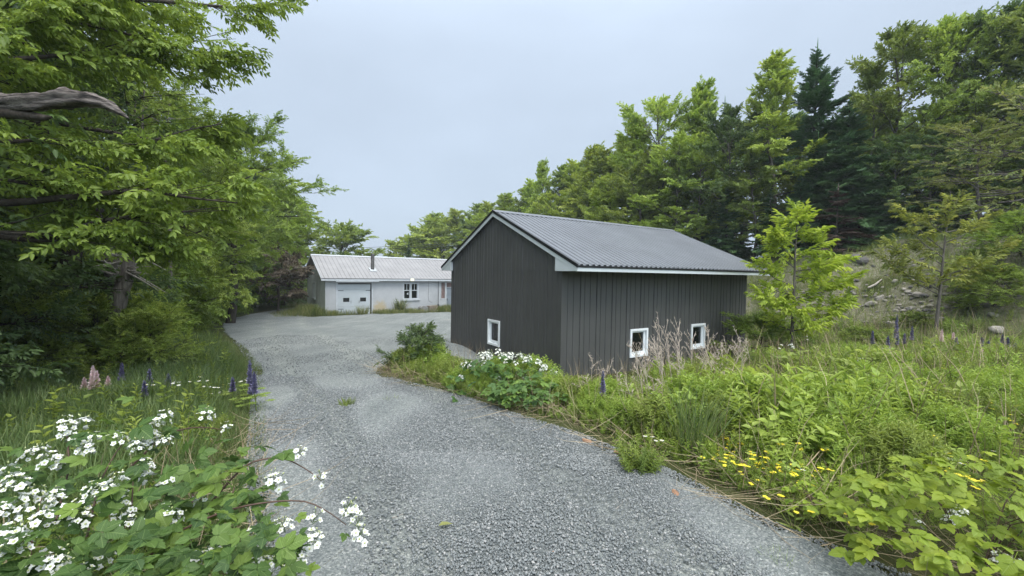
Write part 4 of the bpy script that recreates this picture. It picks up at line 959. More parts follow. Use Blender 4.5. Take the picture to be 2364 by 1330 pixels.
# ================================================================== ground plants
def blade(ws=1.0):
    V, Qd = [], []
    for i, (y, z, w_) in enumerate(((0, 0, .011), (.4, .04, .012), (.75, .15, .008), (1, .34, .001))): V += [(-w_ * ws, y, z), (w_ * ws, y, z)]
    for i in range(3): Qd.append((2 * i, 2 * i + 1, 2 * i + 3, 2 * i + 2))
    return np.array(V, float), np.array(Qd), np.linspace(.3, .65, 8), np.zeros((8, 2))
def stemmy(seed, n=26, l0=.19, l1=.07, wid=.13, up=48, fill=.1):
    r = np.random.default_rng(seed); G = NP(); P, D, S, T = [], [], [], []
    for i in range(n):
        y = fill + (1 - fill) * i / n; a = i * 2.4 + r.normal(0, .3); e_ = R_(up + 25 * (y - .5) + r.normal(0, 10))
        P.append((0, y, 0)); D.append((math.cos(a) * math.cos(e_), math.sin(e_), math.sin(a) * math.cos(e_))); S.append((l0 + (l1 - l0) * y ** 2) * r.uniform(.8, 1.2)); T.append(.25 + .5 * y)
    G.scatter(leaf(wid, .3, .05), P, D, S, tint=T, up=(0, 1, 0), roll=.1, rg=r)
    G.tube([(0, 0, 0), (0.01, .5, 0), (0, 1, 0)], [.008, .006, .003], 3, .3)
    return G.template()
STM = [stemmy(1, 24, .24, .1, .14, 35), stemmy(2, 28, .2, .08, .12, 40), stemmy(3, 16, .24, .14, .3, 25, .15)]
FEA = [stemmy(5, 40, .12, .05, .08, 40, .05), stemmy(6, 14, .3, .2, .05, 65, .0)]
def bushy(seed, n=6, sc=.6):
    r = np.random.default_rng(seed); G = NP(); a = np.arange(n) * 2.4
    P = np.column_stack([np.zeros(n), np.linspace(.0, .5, n), np.zeros(n)]); D = np.column_stack([np.cos(a) * .5, np.ones(n), np.sin(a) * .5])
    for q in range(2): G.scatter(STM[q], P[q::2], D[q::2], sc * r.uniform(.8, 1.1, len(P[q::2])), up=(1, 0, 0), roll=.5, jit=.25, rg=r)
    return G.template()
BSH = [bushy(1), bushy(2, 7, .55)]
def upv(n, lean=.25): return np.column_stack([rng.normal(0, lean, n), rng.normal(0, lean, n), np.ones(n)])
def sample(n, x0, x1, y0, y1, ok):
    X_, Y_ = rng.uniform(x0, x1, n), rng.uniform(y0, y1, n); m_ = ok(X_, Y_); return X_[m_], Y_[m_]
def pts3(X_, Y_, dz=-.02): return np.column_stack([X_, Y_, g(X_, Y_) + dz])
def inview(X_, Y_, m=.25): return (np.abs(X_) < 1.25 * Y_ + m + 3.2)

# --- meadow right of the driveway
def meadow_ok(X_, Y_, edge=-.05): return (drive_sd(X_, Y_) < edge) & ~in_build(X_, Y_, .08) & (X_ > -3.6 + 0 * Y_) & ((X_ > .3) | (Y_ < 12.8)) & (bank_d(X_, Y_) < 1.4) & inview(X_, Y_)
def edge_h(X_, Y_): return sstep(0, 1.1, -drive_sd(X_, Y_)) * (.5 + .5 * sstep(.0, .9, np.where((Y_ > 6) & (X_ < 8), np.hypot(X_ - 20, Y_) * 0 + 1, 1)))
def clump(X_, Y_, s_=1.1): return vnoise(X_ * s_ + 3.3, Y_ * s_ + 9.1)
def shed_dist(X_, Y_):
    u, v = local(X_, Y_, SH, SA); du = np.maximum(np.maximum(-u, u - SL), 0); dv = np.maximum(np.maximum(-v, v - SW), 0); return np.hypot(du, dv)
def mead_h(X_, Y_):
    e_ = -drive_sd(X_, Y_); sd_ = shed_dist(X_, Y_)
    return (.08 + .29 * sstep(.05, 1.3, e_)) * (.22 + .78 * sstep(.5, 2.6, np.where(Y_ > 0, sd_, 9))) * (.4 + 1.1 * clump(X_, Y_, .9)) * (.55 + .9 * clump(X_ + 5, Y_, 2.6)) * (1 - .35 * sstep(6, 10, X_))
GB = blade()
gm = NP()
for n_, y0, y1, hs in ((26000, .8, 6, .42), (30000, 5, 12, .45), (20000, 11, 19, .5)):
    X_, Y_ = sample(n_, -3.5, 18, y0, y1, lambda a, c: meadow_ok(a, c, .05))
    H_ = mead_h(X_, Y_) * rng.uniform(.6, 1.35, len(X_))
    gm.scatter(blade(.6), pts3(X_, Y_), upv(len(X_), .33), H_, tint=np.clip(rng.normal(.5, .2, len(X_)) + .7 * (clump(X_, Y_ + 11, 1.6) - .5), 0, 1), roll=1.2)
tag(gm.build('meadow_grass', M['grass']), 'long wild grass filling the meadow right of the driveway', 'grass', kind='stuff')
wm = [NP(), NP(), NP()]
for n_, y0, y1 in ((7500, .8, 5), (15000, 4.5, 10), (9000, 9, 19)):
    X_, Y_ = sample(n_ * 2, -3.5, 18, y0, y1, lambda a, c: meadow_ok(a, c, -.3))
    keep = rng.random(len(X_)) < (.25 + .75 * sstep(.35, .6, clump(X_, Y_, .8))); X_, Y_ = X_[keep], Y_[keep]
    H_ = mead_h(X_, Y_) * rng.uniform(.75, 1.35, len(X_)); sel = rng.integers(0, 7, len(X_)); P = pts3(X_, Y_); U_ = upv(len(X_), .2)
    lime = clump(X_ + 40, Y_ + 17, .55) + 1.1 * (clump(X_ + 3, Y_ + 1, 2.3) - .5) > .45
    for q, tm in enumerate(STM + FEA + BSH):
        for L_, o_ in ((lime, 1), (~lime, 0)):
            m_ = (sel == q) & L_; wm[o_].scatter(tm, P[m_], U_[m_], H_[m_], tint=np.clip(rng.normal(.5, .16, m_.sum()) + .9 * (clump(X_[m_], Y_[m_] + 30, 1.9) - .5), 0, 1), up=(1, 0, 0), roll=1.0, jit=.3)
# dense bright clumps seen along the meadow edge and by the shed wall
CL = [(1590, 900, 6.0, .4, .62, 110), (1690, 880, 7.0, .5, .42, 90), (1600, 960, 5.0, .34, .66, 90), (1540, 930, 5.6, .35, .45, 70), (1330, 905, 6.3, .45, .42, 80), (1400, 930, 5.8, .4, .45, 80), (1470, 900, 6.6, .45, .36, 60), (1780, 850, 8.0, .6, .5, 80), (1850, 1000, 4.6, .4, .55, 80), (1980, 1030, 4.2, .5, .5, 70), (2130, 1040, 4.2, .5, .48, 70),
      (1230, 860, 7.2, .5, .55, 80), (1150, 870, 7.6, .4, .5, 60), (1950, 880, 6.5, .6, .5, 90), (2080, 900, 6.3, .5, .45, 80), (2230, 930, 5.8, .5, .45, 80), (2320, 1000, 5.0, .5, .5, 70), (1720, 1000, 4.8, .35, .7, 60), (1660, 1010, 4.6, .25, .55, 40), (990, 850, 9.0, .42, .62, 60), (930, 858, 9.1, .28, .45, 60), (1020, 862, 8.6, .3, .42, 50), (1035, 885, 7.8, .35, .42, 60), (1065, 905, 7.2, .3, .36, 50), (1110, 925, 6.8, .25, .34, 40), (960, 870, 8.4, .3, .3, 50), (2150, 860, 7.5, 1.0, .3, 120), (1950, 830, 9.0, .9, .4, 120), (2300, 880, 7.2, .9, .3, 110), (1700, 960, 5.2, .25, .55, 50), (1830, 930, 5.6, .3, .5, 60), (1760, 1020, 4.5, .25, .5, 50), (2030, 960, 5.2, .35, .5, 60), (1900, 1080, 3.9, .28, .5, 50), (2080, 1100, 3.6, .25, .5, 50), (2200, 1050, 4.0, .3, .5, 50), (2330, 930, 5.5, .4, .5, 60), (1270, 900, 6.4, .25, .4, 40), (1450, 985, 5.0, .25, .42, 50), (1380, 965, 5.4, .22, .36, 40), (1510, 1010, 4.7, .2, .5, 40)]
for px, py, d, rad, h_, n_ in CL:
    n_ = n_ * 3; c = at(px, py, d); X_ = c[0] + rng.normal(0, rad * .5, n_); Y_ = c[1] + rng.normal(0, rad * .5, n_); m_ = ~in_build(X_, Y_, .05) & (drive_sd(X_, Y_) < -.12); X_, Y_ = X_[m_], Y_[m_]
    dd = np.hypot(X_ - c[0], Y_ - c[1]) / rad; H_ = h_ * np.clip(1.1 - .45 * dd ** 2, .35, 1.1) * rng.uniform(.8, 1.1, len(X_)); sel = rng.integers(0, 4, len(X_)); P = pts3(X_, Y_)
    U_ = np.column_stack([(X_ - c[0]) * .35, (Y_ - c[1]) * .35, np.ones(len(X_))]) + rng.normal(0, .08, (len(X_), 3))
    for q in range(4):
        k_ = sel == q; wm[1 if (px + py) % 3 else 0].scatter((STM[:2] + BSH)[q], P[k_], U_[k_], H_[k_], tint=np.clip(rng.normal(.55, .15, k_.sum()), 0, 1), up=(1, 0, 0), roll=1.0, jit=.25)
tag(wm[0].build('leafy_weeds', M['weed']), 'dense leafy green weeds growing through the meadow grass', 'weeds', kind='stuff')
tag(wm[1].build('goldenrod_plants', M['weed_lime']), 'bright yellow green leafy goldenrod stems massed in the meadow', 'weeds', kind='stuff')
sm = NP()
X_, Y_ = sample(9000, -3, 17, 1, 16, lambda a, c: meadow_ok(a, c, .1)); kp = rng.random(len(X_)) < .95; X_, Y_ = X_[kp], Y_[kp]
sm.scatter(blade(.4), pts3(X_, Y_), upv(len(X_), .5), mead_h(X_, Y_) * rng.uniform(.8, 1.5, len(X_)), roll=1.2)
X_, Y_ = sample(40000, -3, 8, 1, 9, lambda a, c: meadow_ok(a, c, .12) & (drive_sd(a, c) > -.7)); X_, Y_ = X_[:1500], Y_[:1500]; az = rng.uniform(0, 6.28, len(X_))
sm.scatter(blade(.3), pts3(X_, Y_, .03 + .1 * rng.random(len(X_))), np.column_stack([np.cos(az), np.sin(az), rng.normal(.05, .15, len(X_))]), rng.uniform(.2, .7, len(X_)), roll=.8)
X_, Y_ = sample(9000, -3, 17, 1.5, 14, lambda a, c: meadow_ok(a, c, -.35)); X_, Y_ = X_[:3600], Y_[:3600]
sm.scatter(blade(.36), pts3(X_, Y_), upv(len(X_), .2), (.36 + mead_h(X_, Y_)) * rng.uniform(.7, 1.25, len(X_)), roll=1.2)
tag(sm.build('dry_grass', M['straw']), 'pale dry straw stems mixed through the meadow grass', 'dry grass', kind='stuff')
# --- bank: sparse tufts and ground cover, more at the foot and at the top
bk = NP(); bw = NP()
X_, Y_ = sample(160000, -5, 26, 4, 30, lambda a, c: (bank_d(a, c) > 1.0) & (bank_d(a, c) < 11) & ~in_build(a, c, .1) & inview(a, c, 1) & (drive_sd(a, c) < -.2))
b_ = bank_d(X_, Y_); den = np.clip(.75 + .6 * sstep(2.6, 1.2, b_) + sstep(6.2, 8.4, b_) + 1.0 * sstep(.52, .68, clump(X_, Y_, .9)) * .9 + sstep(22, 26, Y_), 0, 1)
kp = rng.random(len(X_)) < den; X_, Y_ = X_[kp], Y_[kp]
bk.scatter(GB, pts3(X_, Y_), upv(len(X_), .4), rng.uniform(.14, .4, len(X_)), tint=np.clip(rng.normal(.4, .2, len(X_)), 0, 1), roll=1.2)
tag(bk.build('bank_grass', M['grass']), 'patchy grass tufts on the stony bank below the right treeline', 'grass', kind='stuff')
X_, Y_ = sample(9000, -5, 26, 4, 30, lambda a, c: (bank_d(a, c) > .8) & (bank_d(a, c) < 10) & ~in_build(a, c, .1) & inview(a, c, 1) & (drive_sd(a, c) < -.2))
kp = rng.random(len(X_)) < np.clip(.4 + .6 * sstep(2.4, 1.2, bank_d(X_, Y_)) + .9 * sstep(.5, .62, clump(X_, Y_, .7)) + .5 * sstep(7, 8.5, bank_d(X_, Y_)), 0, 1); X_, Y_ = X_[kp], Y_[kp]; H_ = rng.uniform(.12, .36, len(X_)); sel = rng.integers(0, 5, len(X_))
for q, tm in enumerate(STM + FEA): bw.scatter(tm, pts3(X_, Y_)[sel == q], upv((sel == q).sum(), .2), H_[sel == q], up=(1, 0, 0), roll=1.0, jit=.25)
tag(bw.build('bank_weeds', M['weed']), 'low leafy weeds scattered over the stony bank', 'weeds', kind='stuff')
# --- left verge
lv = NP()
def verge_ok(a, c): return (drive_sd(a, c) < .05) & (a < -1.0) & (drive_sd(a, c) > -4.5) & inview(a, c, 1) & ~((a > -4) & (c > 7.5))
for n_, x0, y0, y1, hs in ((60000, -7, 1, 6, .3), (80000, -12, 5.5, 13, .33), (50000, -22, 12, 30, .4)):
    X_, Y_ = sample(n_, x0, -1, y0, y1, verge_ok); sdv = -drive_sd(X_, Y_)
    H_ = hs * (.3 + .7 * sstep(0, .9, sdv)) * (.55 + .8 * clump(X_, Y_, 1.4)) * rng.uniform(.6, 1.3, len(X_))
    lv.scatter(GB, pts3(X_, Y_), upv(len(X_), .36), H_, tint=np.clip(rng.normal(.42, .2, len(X_)) + .25 * sstep(.5, 0, sdv), 0, 1), roll=1.2)
tag(lv.build('verge_grass', M['grass_dark']), 'dark green uncut grass on the verge left of the driveway', 'grass', kind='stuff')
lw = NP()
X_, Y_ = sample(5200, -18, -1.4, 1.2, 22, lambda a, c: verge_ok(a, c) & (drive_sd(a, c) < -.5)); H_ = rng.uniform(.15, .5, len(X_)) * (.5 + .8 * clump(X_, Y_)); sel = rng.integers(0, 5, len(X_))
for q, tm in enumerate(STM + FEA): lw.scatter(tm, pts3(X_, Y_)[sel == q], upv((sel == q).sum(), .2), H_[sel == q], up=(1, 0, 0), roll=1.0, jit=.25)
tag(lw.build('verge_weeds', M['leaf_left']), 'leafy weeds in the shady verge left of the driveway', 'weeds', kind='stuff')
# --- weeds along the workshop wall, mound at its left corner
ww = NP(); X_, Y_, H_ = [], [], []
for q in range(9000):
    u_ = rng.uniform(-3.2, 11.5); v_ = -abs(rng.normal(0, .55)) - .05
    if .7 < u_ < 3.3 and (v_ < -.35 or rng.random() < .55): continue
    h_ = .22
    if u_ < .1: v_ = rng.uniform(-1.0, 3.6); h_ = .5 * math.exp(-((u_ + .9) / 1.5) ** 2)
    if u_ > 8 : h_ = .35
    if 5 < u_ < 5.7 and v_ > -.4: h_ = .75
    x_, y_ = bl(u_, v_); X_.append(x_); Y_.append(y_); H_.append(h_ * rng.uniform(.5, 1.3) + .05)
X_, Y_, H_ = map(np.array, (X_, Y_, H_)); m_ = ~in_build(X_, Y_, 0); X_, Y_, H_ = X_[m_], Y_[m_], H_[m_]
ww.scatter(GB, pts3(X_, Y_), upv(len(X_), .35), H_ * 1.2, roll=1.2); s_ = rng.random(len(X_)) < .12
ww.scatter(STM[1], pts3(X_, Y_)[s_], upv(s_.sum(), .2), H_[s_] * 1.3, up=(1, 0, 0), roll=1.0)
tag(ww.build('wall_weeds', M['grass']), 'ragged grass and weeds along the foot of the white workshop wall', 'weeds', kind='stuff')
def tuft(name, loc, n_, h_, sp_, label, cat='grass tuft', tm=None, mat='grass', group=None, splay=.6):
    G = NP(); a = rng.uniform(0, 6.28, n_); r_ = sp_ * np.sqrt(rng.random(n_)); P = np.column_stack([r_ * np.cos(a), r_ * np.sin(a), np.zeros(n_) - .01]); D = np.column_stack([np.cos(a) * splay * r_ / sp_, np.sin(a) * splay * r_ / sp_, np.ones(n_)]) + rng.normal(0, .12, (n_, 3))
    G.scatter(tm or GB, P, D, h_ * rng.uniform(.6, 1.1, n_), roll=1.0, up=(1, 0, 0) if tm else (0, 0, 1)); o = G.build(name, M[mat]); o.location = tuple(map(float, loc)); return tag(o, label, cat, group)
p = bl(2.45, -.45); tuft('grass_tuft', (p[0], p[1], g1(*p)), 160, .7, .3, 'tall grass tuft growing in front of the pale garage door')
for px, py, n_, h_, s_, lb in ((800, 937, 40, .13, .08, 'small green weed alone in the middle of the gravel driveway'), (1797, 1292, 90, .07, .09, 'flat pale weed rosette on the gravel at the lower right'), (1475, 1085, 60, .3, .12, 'leafy weed tuft at the gravel edge below the meadow'), (905, 925, 30, .1, .1, 'thin weed tuft at the gravel edge left of the shed')):
    tuft('weed_tuft', ground_at(px, py), n_, h_, s_, lb, 'weed', STM[1] if n_ in (40, 60) else None, 'weed')

# ================================================================== flowers and single plants
def multi(name, parts):
    """one mesh from several NP collections, each with its own material"""
    V, Q, T, U, mi, n = [], [], [], [], [], 0
    for i, (G, _) in enumerate(parts):
        v, q, t, u = G.arrays(); V.append(v); Q.append(q + n); T.append(t); U.append(u); mi.append(np.full(len(q), i)); n += len(v)
    me = mesh_np(name, np.concatenate(V), np.concatenate(Q), np.concatenate(T), np.concatenate(U))
    for _, m_ in parts: me.materials.append(m_)
    me.polygons.foreach_set('material_index', np.concatenate(mi).astype(np.int32)); return me
def flower(np_pet, c, up, r_, n=5, wid=.42, cup=.25, rg=rng, tint=(.5, 1)):
    up = norm(up); a0 = rg.uniform(0, 6.28); ref = norm(np.cross(up, (0.3, .5, .81))); r2 = np.cross(up, ref); P, D = [], []
    for i in range(n):
        a = a0 + i * 2 * math.pi / n; D.append(ref * math.cos(a) + r2 * math.sin(a) + up * cup); P.append(c)
    np_pet.scatter(leaf(wid, .0, .06), P, D, r_ * rg.uniform(.85, 1.1, n), tint=rg.uniform(*tint, n), up=up, roll=.08, jit=.05, rg=rg)
# lupins: stem with palmate leaves, spike of whorled florets
def lupin_meshes(seed, hs, hsp):
    r = np.random.default_rng(seed); S_ = NP(); F_ = NP(); bx = r.normal(0, .04, 2)
    S_.tube([(0, 0, -.03), (bx[0] * .5, bx[1] * .5, hs * .6), (bx[0], bx[1], hs), (bx[0] * 1.1, bx[1] * 1.1, hs + hsp * .95)], [.006, .005, .004, .002], 5, .3)
    for q in range(5):
        z = hs * r.uniform(.2, .95); a = r.uniform(0, 6.28); l_ = r.uniform(.08, .16); c = np.array([math.cos(a) * l_, math.sin(a) * l_, z + l_ * .5]); S_.tube([(0, 0, z), c], [.003, .002], 3, .3)
        P = [c] * 9; D = [(math.cos(b) + math.cos(a) * .2, math.sin(b) + math.sin(a) * .2, .25) for b in np.linspace(0, 5.6, 9)]; S_.scatter(leaf(.13, .15), P, D, .06, tint=r.uniform(.3, .7, 9), rg=r)
    n = 19
    for i in range(n):
        t = i / (n - 1); z = hs + hsp * t; rad = .046 * (1 - t) ** .4 * r.uniform(.85, 1.15) + .006; k_ = 7 if t < .8 else 5
        for q in range(k_):
            a = q * 6.283 / k_ + i * .4; d = (math.cos(a), math.sin(a), .35 + t); F_.scatter(leaf(.42, -.25, .22), [(bx[0] * (1 + .1 * t), bx[1] * (1 + .1 * t), z)], [d], rad, tint=[np.clip(.75 - .6 * t + r.normal(0, .2), 0, 1)], rg=r)
    return S_.mesh('stem'), F_.mesh('flower_spike')
LUP = [lupin_meshes(s, hs, hp) for s, hs, hp in ((1, .36, .4), (2, .3, .34), (3, .42, .46))]
for a_, _ in LUP: a_.materials.append(M['weed'])
LSP = {}
for c_ in ('purple', 'pink'):
    LSP[c_] = []
    for _, f_ in LUP:
        f2 = f_.copy(); f2.name = 'flower_spike'; f2.materials.clear(); f2.materials.append(M[c_]); LSP[c_].append(f2)
def lupin(px, py, d, q, c_, label, group=None, s_=1.0):
    p = at(px, py, d); z = g1(p[0], p[1]); h0 = (.36 + .4, .3 + .34, .42 + .46)[q]; h = max(.3, p[2] - z)
    e_ = empty('lupin', (p[0], p[1], z), label, 'lupin', group, random.uniform(0, 6), (s_ * 1.25, s_ * 1.25, h / h0)); link('stem', LUP[q][0], None, e_); link('flower_spike', LSP[c_][q], None, e_)
lupin(171, 855, 5.4, 2, 'pink', 'pale pink lupin, leftmost and tallest of the pink ones on the left verge')
lupin(209, 843, 6.2, 0, 'pink', 'pink lupin with a thin pointed spike second from the left on the verge')
lupin(200, 870, 6.0, 1, 'pink', 'short pink lupin just below the thin pointed one on the left verge')
lupin(233, 855, 5.9, 0, 'pink', 'taller of the two touching pink lupins nearest the dark purple ones')
lupin(243, 869, 5.9, 1, 'pink', 'shorter of the two touching pink lupins nearest the dark purple ones')
lupin(271, 838, 6.2, 0, 'purple', 'dark purple lupin right beside the pink lupins on the left verge')
lupin(344, 850, 6.0, 0, 'purple', 'upper of two overlapping dark purple lupins in the middle of the left verge')
lupin(332, 880, 5.5, 0, 'purple', 'lower of two overlapping dark purple lupins in the middle of the left verge')
lupin(386, 862, 6.2, 1, 'purple', 'faint small purple lupin alone right of the overlapping pair on the verge')
for px, py, d, lb in ((576, 833, 5.9, 'tall violet lupin leaning at the very edge of the gravel'), (592, 857, 5.6, 'violet lupin closest to the gravel on the left'), (574, 870, 5.7, 'shortest violet lupin at the left gravel edge'), (536, 872, 5.9, 'dim purple lupin a little inside the verge from the gravel edge')):
    lupin(px, py, d, 0 if d > 5.6 else 1, 'purple', lb)
lupin(1405, 850, 5.6, 2, 'purple', 'violet lupin standing in front of the dark shed wall')
lupin(2050, 724, 9.0, 2, 'purple', 'tallest violet lupin on the right, before the sparse sapling')
lupin(2045, 818, 7.0, 1, 'purple', 'small violet lupin below the tallest one on the right')
lupin(1977, 862, 6.2, 1, 'purple', 'low violet lupin nearest the shed in the right meadow')
lupin(2262, 803, 7.2, 0, 'pink', 'pink lupin alone in the right meadow')
for px, py, d in ((2018, 764, 9.2), (2070, 765, 9.2), (2052, 775, 8.6), (2101, 752, 9.6), (2092, 770, 9.4), (2215, 778, 8.6), (2260, 778, 8.8), (2280, 785, 8.6), (2268, 790, 8.2), (2312, 772, 9), (2325, 778, 8.8), (2345, 792, 8.4), (2308, 800, 8)):
    lupin(px, py, d, random.randint(0, 1), 'purple', 'hazy violet lupin in the row at the foot of the right bank', 'violet lupins at the foot of the right bank')
for px, py, d in ((2172, 760, 9.4), (2205, 768, 9.2)): lupin(px, py, d, 0, 'pink', 'dull pink lupin among the violet ones at the foot of the right bank', 'pink lupins at the foot of the right bank')
# buttercups and daisies
def small_flower(seed, kind):
    r = np.random.default_rng(seed); S_, F_, C_ = NP(), NP(), NP()
    for q in range(4 if kind == 'yellow' else 2):
        a = r.uniform(0, 6.28); top = np.array([r.normal(0, .07), r.normal(0, .07), r.uniform(.78, 1.0)]); S_.tube([(0, 0, -.03), top * (.5, .5, .6), top], [.006, .005, .004], 3, .4)
        for w_ in range(2 if kind == 'yellow' else 1):
            c = top + (r.normal(0, .035, 3) if w_ else 0); up = norm((r.normal(0, .25), r.normal(-.2, .25), 1))
            flower(F_, c, up, .025 if kind == 'yellow' else .036, 6 if kind == 'yellow' else 12, .45 if kind == 'yellow' else .16, .2 if kind == 'yellow' else .08, r)
            C_.tube([c + up * .004, c + up * .012, c + up * .013], [.008, .007, .0], 6, .3)
    S_.scatter(leaf(.12, .2), [(0, 0, z) for z in (.1, .25, .4, .5)], [(math.cos(a), math.sin(a), .6) for a in (0, 2, 4, 5.5)], .16, rg=r)
    return multi('buttercup' if kind == 'yellow' else 'daisy', [(S_, M['weed']), (F_, M['yellow'] if kind == 'yellow' else M['petal']), (C_, M['yellow'])])
BUT = [small_flower(s, 'yellow') for s in range(4)]; DAI = [small_flower(s + 9, 'white') for s in range(3)]
def put(me, name, p, h, label, cat, group):
    o = link(name, me); o.location = (p[0], p[1], g1(p[0], p[1])); o.scale = (max(.75, h), max(.75, h), h); o.rotation_euler = (0, 0, random.uniform(0, 6.28)); tag(o, label, cat, group)
def put_top(me, name, px, py, d, label, cat, group, hmin=.2, hmax=.75):
    p = at(px, py, d); h = p[2] - g1(p[0], p[1]); put(me, name, p, min(hmax, max(hmin, h)), label, cat, group)
LB = 'yellow wildflower in the golden clump at the meadow edge beside the gravel'
for q in range(38):
    t = rl.random(); px = 1650 + 330 * t ** .8 + rl.normal(0, 12); py = 1040 + 30 * math.sin(t * 5) + rl.normal(0, 26); d = 1.6 / ((py - 648) / 962 - .057 + .045) * .86
    put_top(BUT[q % 4], 'yellow_wildflower', px, py, np.clip(3.9 + rl.normal(0, .25) - (py - 1040) * .006, 3.2, 4.6), LB, 'wildflower', 'yellow wildflowers at the meadow edge', .15)
for px, py, d in ((1592, 985, 4.8), (1660, 1003, 4.4), (1678, 1022, 4.3), (2038, 1055, 3.6), (2200, 1040, 3.5), (2220, 1100, 3.2), (2230, 1080, 3.3), (2255, 1112, 3.1), (2150, 1010, 3.8), (1835, 1185, 2.9), (1965, 1182, 2.8), (1950, 1015, 4.4), (2270, 920, 4.6), (2120, 870, 6), (2185, 850, 6.2), (1900, 905, 5.8), (1680, 940, 5.4), (2350, 960, 4)):
    put_top(BUT[random.randint(0, 3)], 'yellow_wildflower', px, py, d, 'yellow wildflower standing apart from the golden clump in the meadow', 'wildflower', 'scattered yellow wildflowers')
for q in range(85):
    px = rl.uniform(1780, 2364); py = rl.uniform(830, 1110) if q % 3 else rl.uniform(760, 860); d = np.interp(py, [760, 830, 900, 1000, 1110], [9.5, 7.3, 5.6, 4.2, 3.3])
    put_top(DAI[q % 3], 'daisy', px, py, d * rl.uniform(.95, 1.08), 'small white daisy in the right meadow', 'daisy', 'white daisies in the right meadow', .25, .6)
for px, py in ((1497, 1008), (1515, 1010), (1395, 910), (1380, 905), (1990, 835), (1600, 880)): put_top(DAI[1], 'daisy', px, py, np.interp(py, [830, 900, 1010], [7.3, 5.7, 4.3]), 'white daisy near the gravel edge left of the golden clump', 'daisy', 'white daisies near the gravel edge', .2)
for q in range(22): put_top(DAI[q % 3], 'daisy', rl.uniform(300, 590), rl.uniform(862, 930), rl.uniform(5.6, 6.6), 'tiny white daisy on the left verge', 'daisy', 'white daisies on the left verge', .15, .4)
# dry stalks by the shed wall
def dry(seed):
    r = np.random.default_rng(seed); G = NP(); top = np.array([r.normal(0, .1), r.normal(0, .1), 1.0]); mid = top * .55 + r.normal(0, .025, 3)
    G.tube([(0, 0, -.05), mid, top], [.0065, .005, .0035], 4, .5)
    for q in range(9):
        z = r.uniform(.6, 1.0); b0 = mid + (top - mid) * (z - .55) / .45; a = r.uniform(0, 6.28); l_ = r.uniform(.08, .22); d = np.array([math.cos(a) * .6, math.sin(a) * .6, .9]); e_ = b0 + d * l_
        G.tube([b0, b0 + d * l_ * .5 + (0, 0, .01), e_], [.003, .0025, .0015], 3, .6)
        for w_ in range(4): b1 = b0 + d * l_ * r.uniform(.5, 1); G.tube([b1, b1 + np.array([r.normal(0, .4), r.normal(0, .4), .5]) * .05], [.003, .002], 3, .8)
    m_ = G.mesh('dry_stalk'); m_.materials.append(M['dead_stalk']); return m_
DRY = [dry(s) for s in range(6)]
_st = [(1518, 758, 5.9, .12), (1535, 762, 5.8, .14), (1552, 752, 5.9, .08), (1575, 772, 5.8, .08), (1445, 785, 5.6, .4), (1497, 782, 5.7, .32), (1505, 800, 5.6, .3), (1527, 790, 5.8, .2), (1345, 868, 6.2, .05), (1368, 828, 6.2, -.1), (1378, 832, 6.2, -.15), (1330, 880, 6.2, .0), (1460, 845, 5.6, .2), (1475, 832, 5.6, .2),
       (1590, 778, 6.2, .0), (1620, 800, 6.2, -.02), (1645, 772, 6.4, -.15), (1652, 790, 6.3, -.15), (1668, 800, 6.5, .1), (1700, 790, 7.4, .2), (1712, 786, 7.5, .15), (1610, 815, 6.0, .05), (1560, 840, 5.6, .15), (1485, 860, 5.4, .35), (1440, 880, 5.5, .2)]
for q in range(26): _st.append((rl.uniform(1425, 1700), rl.uniform(775, 900), rl.uniform(5.4, 6.3), rl.uniform(-.1, .35)))
for i, (px, py, d, lx) in enumerate(_st):
    p = at(px, py, d); z = g1(p[0] + lx, p[1]); o = link('dry_stalk', DRY[i % 6]); h = p[2] - z; o.location = (p[0] + lx, p[1], z); o.scale = (1.0, 1.0, max(.3, h)); o.rotation_euler = (random.uniform(-.05, .05), -math.atan2(lx, max(.3, h)), random.uniform(0, .6))
    tag(o, 'dry pale weed stalk with feathery top before the shed side wall', 'dry stalk', 'dry weed stalks before the shed')
tuft('grass_tuft', ground_at(1600, 1062), 170, .78, .1, 'tall dark green rush clump at the meadow edge left of the yellow flowers', tm=blade(.4), mat='grass_dark', splay=.35)
for px, py, lb in ((1500, 985, 'bleached tuft of dead grass at the gravel edge below the shed windows'), (1540, 1010, 'smaller bleached dead grass tuft beside the tall rush clump'), (1840, 960, 'dead grass tuft in the middle of the meadow')):
    p = at(px, py, 4.9 if px < 1800 else 4.6); tuft('dead_grass_tuft', (p[0], p[1], g1(p[0], p[1])), 130, .62, .16, lb, 'dead grass tuft', blade(.35), 'straw')
def stemline(name, pts, r0, mat, label, cat, group=None, twigs=0):
    P = np.array([at(*q) for q in pts]); G = NP(); u = np.linspace(0, 1, len(P)); uu = np.linspace(0, 1, 12); P2 = np.column_stack([np.interp(uu, u, P[:, c]) for c in range(3)]); P2[1:-1] = (P2[:-2] + P2[1:-1] * 2 + P2[2:]) / 4
    G.tube(P2 - P2[0], np.linspace(r0, r0 * .35, 12), 5)
    for q in range(twigs):
        a = rl.integers(4, 12); d = norm(P2[a] - P2[a - 1]) + rl.normal(0, .6, 3); G.tube([P2[a] - P2[0], P2[a] - P2[0] + d * .06], [r0 * .5, r0 * .2], 3)
    o = G.build(name, mat); o.location = tuple(P2[0]); return tag(o, label, cat, group)
